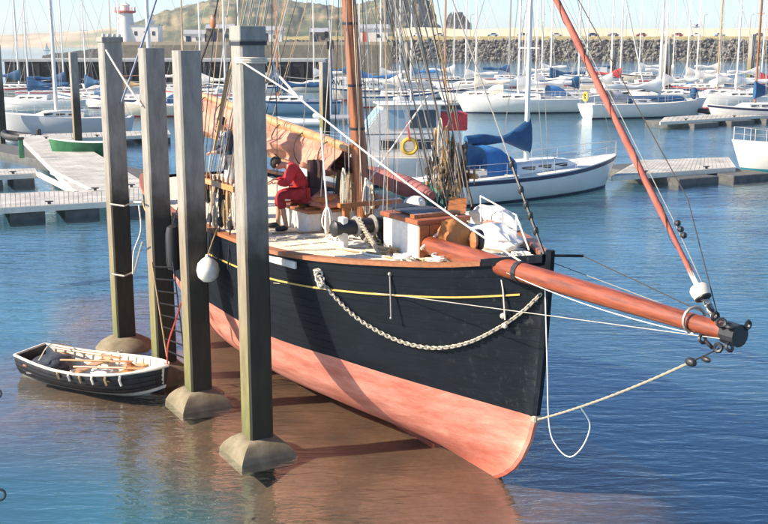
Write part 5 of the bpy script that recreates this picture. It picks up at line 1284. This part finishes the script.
for i in range(10): a = i*math.pi/5; MB().tube([(1.7*math.cos(a), 1.7*math.sin(a), 5.9), (1.7*math.cos(a), 1.7*math.sin(a), 6.7)], .05, 4).build('railing_post', M_redp, lh)
MB().lathe([(.75, 6.0), (.75, 6.9), (.9, 7.0), (.1, 7.6)], 12).build('lantern', M_wash, lh)
for z_ in (1.6, 3.6): MB().box((.2, -1.5+.08*z_, z_), (.35, .12, .6)).build('window', M_glass, lh)
hs = empty('keepers_house', (qx(148, Yp+7), Yp+7, 5.4), 0, label='flat white house joined to the lighthouse', category='house')
MB().box((0, 0, 2.1), (6.2, 5, 4.2)).build('wall', M_wash, hs); MB().box((0, 0, 4.3), (6.5, 5.3, .2)).build('roof', M_cap, hs)
for x in (-1.8, .3, 2.1): MB().box((x, -2.52, 2.5), (.6, .06, .9)).build('window', M_glass, hs)
MB().box((1.4, 0, 4.9), (.7, .7, 1.1)).build('chimney', M_wash, hs)
B_ = [(196, 5, 2.4, 'white van sized hut above the third pile'), (222, 6, 3.6, 'grey roofed shed left of the nearest pile'), (272, 5, 3.2, 'white cabin above the quay, right of the nearest pile'),
      (320, 4, 2.8, 'tan hut left of the instrument pole'), (372, 7, 3.6, 'white shed with red doors right of the wooden mast')]
for px, w_, h_, lab in B_:
    e = empty('harbour_shed', (qx(px, Yp+8), Yp+8, 5.4), 0, label=lab, category='shed')
    MB().box((0, 0, h_/2), (w_, 4, h_)).build('wall', M_wash if 'white' in lab else M_tan, e)
    MB().add([(-w_/2-.2, -2.3, h_-.05), (w_/2+.2, -2.3, h_-.05), (w_/2+.2, 2.3, h_-.05), (-w_/2-.2, 2.3, h_-.05), (-w_/2-.2, 0, h_+.9), (w_/2+.2, 0, h_+.9)], [(0, 1, 5, 4), (2, 3, 4, 5), (3, 0, 4), (1, 2, 5), (3, 2, 1, 0)]).build('roof', M_grey, e)
    MB().box((-w_*.22, -2.02, h_*.42), (1.1, .06, h_*.75)).build('door', M_redp if 'red' in lab else M_navy, e); MB().box((w_*.22, -2.02, h_*.55), (1.0, .06, .8)).build('window', M_glass, e)
# breakwater: rocks, grass strip, promenade wall
Yb = 366; X0, X1 = qx(236, Yb), qx(860, Yb)
M_rock = mat('breakwater_rock', (.06, .058, .05), .95, col2=(.24, .225, .19), scale=.35, detail=8, bump=.08, bscale=2)
core = MB().add([(X0, Yb+1.5, -1), (X1, Yb+1.5, -1), (X1, Yb+12, 6.6), (X0, Yb+12, 6.6), (X1, Yb+60, 6.6), (X0, Yb+60, 6.6), (X0, Yb+60, -1), (X1, Yb+60, -1)], [(0, 1, 2, 3), (3, 2, 4, 5), (5, 4, 7, 6), (0, 3, 5, 6), (1, 7, 4, 2)])
br = empty('breakwater', (0, 0, 0), 0, label='long rock breakwater across the right half of the harbour', category='breakwater')
core.build('core', mat('rock_fill', (.06, .06, .055), .95), br)
ico = bmesh.new(); bmesh.ops.create_icosphere(ico, subdivisions=1, radius=1); IV = [v.co.copy() for v in ico.verts]; IF = [tuple(v.index for v in f.verts) for f in ico.faces]; ico.free()
m = MB(); rk = random.Random(11)
rows = 11; dx = 1.35
for r_ in range(rows):
    t = r_/(rows-1)
    for i in range(int((X1-X0)/dx)):
        c = Vector((X0+dx*(i+rk.uniform(-.3, .8)), Yb+1.2+10.3*t+rk.uniform(-.4, .4), -.6+7.1*t+rk.uniform(-.35, .45))); s_ = rk.uniform(.4, .95)
        Q = Matrix.Rotation(rk.uniform(0, 6), 3, 'Z') @ Matrix.Rotation(rk.uniform(0, 6), 3, 'X') @ Matrix.Diagonal(Vector((s_*rk.uniform(.8, 1.3), s_*rk.uniform(.6, 1), s_*rk.uniform(.5, .9))))
        m.add([Q @ (v*rk.uniform(.78, 1.15))+c for v in IV], IF)
o = m.build('boulders', M_rock, br); o['kind'] = 'stuff'
M_grass = mat('dry_grass', (.2, .18, .06), .95, col2=(.4, .32, .14), scale=.25, detail=8, bump=.05, bscale=1)
o = MB().grid(lambda u, v: (X0+(X1-X0)*u, Yb+11.5+14*v, 6.7+1.3*math.sin(min(1, v*1.6)*math.pi/2)+.3*noise.noise(Vector((u*70, v*3, 0)))), 200, 8).build('grass_strip', M_grass, br, smooth=True)
M_sand = mat('sandy_wall', (.62, .5, .34), .95, col2=(.72, .62, .46), scale=.12, detail=8, bump=.03, bscale=1)
pw = empty('promenade_wall', (0, Yb+40, 0), 0, label='low sand coloured promenade wall behind the parked cars, along the horizon', category='wall')
xa, xb = qx(395, Yb+40), qx(880, Yb+40)
MB().grid(lambda u, v: (xa+(xb-xa)*u, -2+6*v, 7.+(4.0+.8*noise.noise(Vector((u*9, 1, 0)))+.3*noise.noise(Vector((u*60, 1, 0))))*min(1, v*3)), 160, 6).build('wall_face', M_sand, pw)
o = MB().grid(lambda u, v: (qx(225, Yb)+(xb-qx(225, Yb))*u, Yb+25+18*v, 7.9+.2*noise.noise(Vector((u*30, v*4, 0)))), 60, 3).build('promenade', M_sand); tag(o, kind='structure')
cols = [('white', (.75, .72, .66)), ('dark red', (.3, .03, .03)), ('navy', (.03, .05, .15)), ('silver', (.45, .45, .44)), ('black', (.03, .03, .03)), ('pale blue', (.25, .4, .5))]
ck = random.Random(2)
places = ['above the port shrouds', 'left of the thick grey mast', 'right of the thick grey mast', 'left of the furled jib', 'right of the furled jib', 'left of the thick white mast', 'right of the thick white mast', 'left of the tan mast', 'right of the tan mast', 'nearest the right edge', 'left of the orange mast', 'above the large yacht']
for i, px in enumerate((418, 492, 522, 556, 592, 640, 676, 694, 718, 757, 438, 612)):
    cn, cc = cols[(i*5+i//6) % 6]; Yc = Yb+31; e = empty('parked_car', (qx(px, Yc), Yc, 7.95), R(ck.choice((0, 180))+ck.uniform(-6, 6)), label=f'{cn} car parked on the far promenade {places[i]}', category='car', group='cars on the promenade')
    mc = mat('car_paint_'+cn.replace(' ', '_'), cc, .3, coat=.5)
    pr = [(-2.05, .35), (-2.1, .75), (-1.5, .9), (-1.0, 1.4), (.45, 1.42), (1.05, .92), (1.95, .78), (2.1, .4)]
    m = MB(); m.v = [(x, -.82, z) for x, z in pr]+[(x, .82, z) for x, z in pr]; k = 8
    m.f = [tuple(range(8)), tuple(reversed(range(8, 16)))]+[(j, 8+j, 8+(j+1) % 8, (j+1) % 8) for j in range(8)]; m.mi = [0]*len(m.f); m.build('body', mc, e, bevel=.05)
    for s in (-1, 1): MB().add([(-1.25, s*.83, .95), (.75, s*.83, .95), (.35, s*.83, 1.32), (-.9, s*.83, 1.32)], [(0, 1, 2, 3)]).build('side_window', M_glass, e)
    for x in (-1.3, 1.3):
        for s in (-1, 1): MB().lathe([(.32, -.1), (.32, .1)], 12, (x, s*.78, .32), M=Matrix.Rotation(R(90), 3, 'X')).build('wheel', M_rubber, e)
# low rock point in front of the sea at the left
def terrain(name, px0, px1, sky_fn, Y, depth, mt, n=150, rough=1., base=0., kind='structure'):
    xa_, xb_ = qx(px0, Y), qx(px1, Y)
    def f(u, v):
        px = px0+(px1-px0)*u; py = lerp_t(sky_fn, px); zt = 6+(43.5-py)/F*Y
        y = Y-depth*.35+depth*v; prof = math.sin(min(1, v*1.35)*math.pi/2)**.8 if v < .74 else math.cos((v-.74)/.26*math.pi/2)
        nz_ = (noise.fractal(Vector((u*n/9, v*5, Y)), .9, 2.1, 6))*rough*(zt*.09)*(.3+prof)
        ed = min(1, u*30, (1-u)*30)
        return ((px-384)/F*(y*CP+6*SP), y, -1+(zt+1)*prof*ed+nz_)
    o = MB().grid(f, n, 26).build(name, mt, smooth=True); tag(o, kind=kind); return o
def landmat(name, a, b_, c_, sc, z0=None):
    m = mat(name, a, .95); n, N, L, b = nodes(m); tc = N.new('ShaderNodeTexCoord')
    mp = N.new('ShaderNodeMapping'); mp.inputs['Scale'].default_value = (1, .6, 3.2); L(tc.outputs['Object'], mp.inputs[0])
    q = N.new('ShaderNodeTexNoise'); q.inputs['Scale'].default_value = sc; q.inputs['Detail'].default_value = 9; q.inputs['Roughness'].default_value = .62; L(mp.outputs[0], q.inputs[0])
    r = N.new('ShaderNodeValToRGB'); e_ = r.color_ramp.elements; e_[0].position = .36; e_[0].color = (*a, 1); e_[1].position = .62; e_[1].color = (*c_, 1); x = e_.new(.48); x.color = (*b_, 1)
    L(q.outputs[0], r.inputs[0]); L(r.outputs[0], b.inputs['Base Color']); return m
terrain('far_hills', -60, 200, [(-60, 38), (10, 35.5), (60, 33), (100, 30), (135, 26), (200, 22)], 1500, 500, landmat('far_hill_ground', (.22, .24, .14), (.42, .34, .22), (.55, .45, .32), .012), rough=.5)
isl = landmat('island_ground', (.022, .045, .026), (.08, .095, .045), (.25, .195, .11), .04)
terrain('island_hill', 112, 452, [(112, 36), (130, 25), (160, 13), (205, 1), (240, -8), (285, 0), (320, 5), (345, 8), (365, 2), (395, -2), (425, 16), (452, 34)], 900, 260, isl, n=200)
cliffm = landmat('cliff_scrub', (.008, .018, .024), (.02, .035, .035), (.13, .12, .09), .06)
terrain('cliff_headland', 378, 438, [(378, 14), (386, 2), (396, -7), (410, -8), (420, -2), (428, 3), (433, 10), (438, 22)], 820, 60, cliffm, n=90, rough=2.2)
terrain('cliff_islet', 444, 472, [(444, 24), (449, 17), (456, 14), (463, 17), (472, 27)], 820, 30, cliffm, n=50, rough=1.5)
terrain('rock_point', 40, 128, [(40, 57), (58, 54), (80, 52), (100, 49), (128, 47)], 330, 30, mat('dark_rock', (.04, .042, .035), .95, var=.5, scale=.3), n=90, rough=1.5)
# a small white sail on the sea
e = empty('sailing_dinghy', at_z(47, 50.5), R(20), label='tiny white sail on the sea at the far left', category='sailing boat')
MB().add([(-1.2, 0, .6), (1.5, 0, .6), (0, .1, 6)], [(0, 1, 2)]).add([(-1.2, .04, .6), (1.5, .04, .6), (0, .14, 6)], [(2, 1, 0)]).build('sail', M_white, e); hull_parts(e, 4.5, 1.5, .45, M_white)
# tall lamp standards on the promenade and people far off on the pier
for i, px in enumerate((402, 470, 541, 625, 702, 748)):
    e = empty('lamp_standard', (qx(px, Yb+27), Yb+27, 7.9), 0, label='thin lamp standard on the far promenade '+['left of the orange mast', 'right of the orange mast', 'beside the plain tall mast', 'right of the furled jib', 'beside the tan mast', 'near the right edge'][i], category='street lamp', group='lamp standards along the promenade')
    MB().tube([(0, 0, 0), (0, 0, 7.5), (.8, 0, 7.9)], .12, 6).build('post', M_wire, e); MB().box((1.0, 0, 7.9), (.7, .25, .15)).build('lamp_head', M_grey, e)
# gull perched on the tan mast
p = at_y(696, 27, at_z(722, 103).y); e = empty('gull', p, R(180), label='dark winged gull beside the tan mast on the right', category='gull')
m = MB(); m.tube([(-.4, 0, 0), (-.15, 0, .04), (.1, 0, .06), (.26, 0, .1), (.36, 0, .14), (.46, 0, .12)], [.02, .1, .13, .08, .07, .015], 8); m.build('body', M_white, e, smooth=True)
for s in (-1, 1): MB().add([(.12, s*.08, .12), (-.12, s*.08, .12), (-.1, s*.6, .28), (.08, s*.6, .3), (-.25, s*1.1, .2), (-.12, s*1.12, .22)], [(0, 1, 2, 3), (3, 2, 4, 5)]).build('wing', M_grey, e)
# ---------------------------------------------------------------- haze
hz = MB().box((0, 1120, 32), (3100, 2540, 78)); 
mh = bpy.data.materials.new('haze_air'); mh.use_nodes = True; n = mh.node_tree; n.nodes.remove(n.nodes['Principled BSDF']); pv = n.nodes.new('ShaderNodeVolumePrincipled')
pv.inputs['Color'].default_value = (1, .98, .94, 1); pv.inputs['Density'].default_value = .0002; pv.inputs['Anisotropy'].default_value = .2
n.links.new(pv.outputs[0], n.nodes['Material Output'].inputs['Volume'])
o = hz.build('haze', mh); tag(o, kind='stuff')
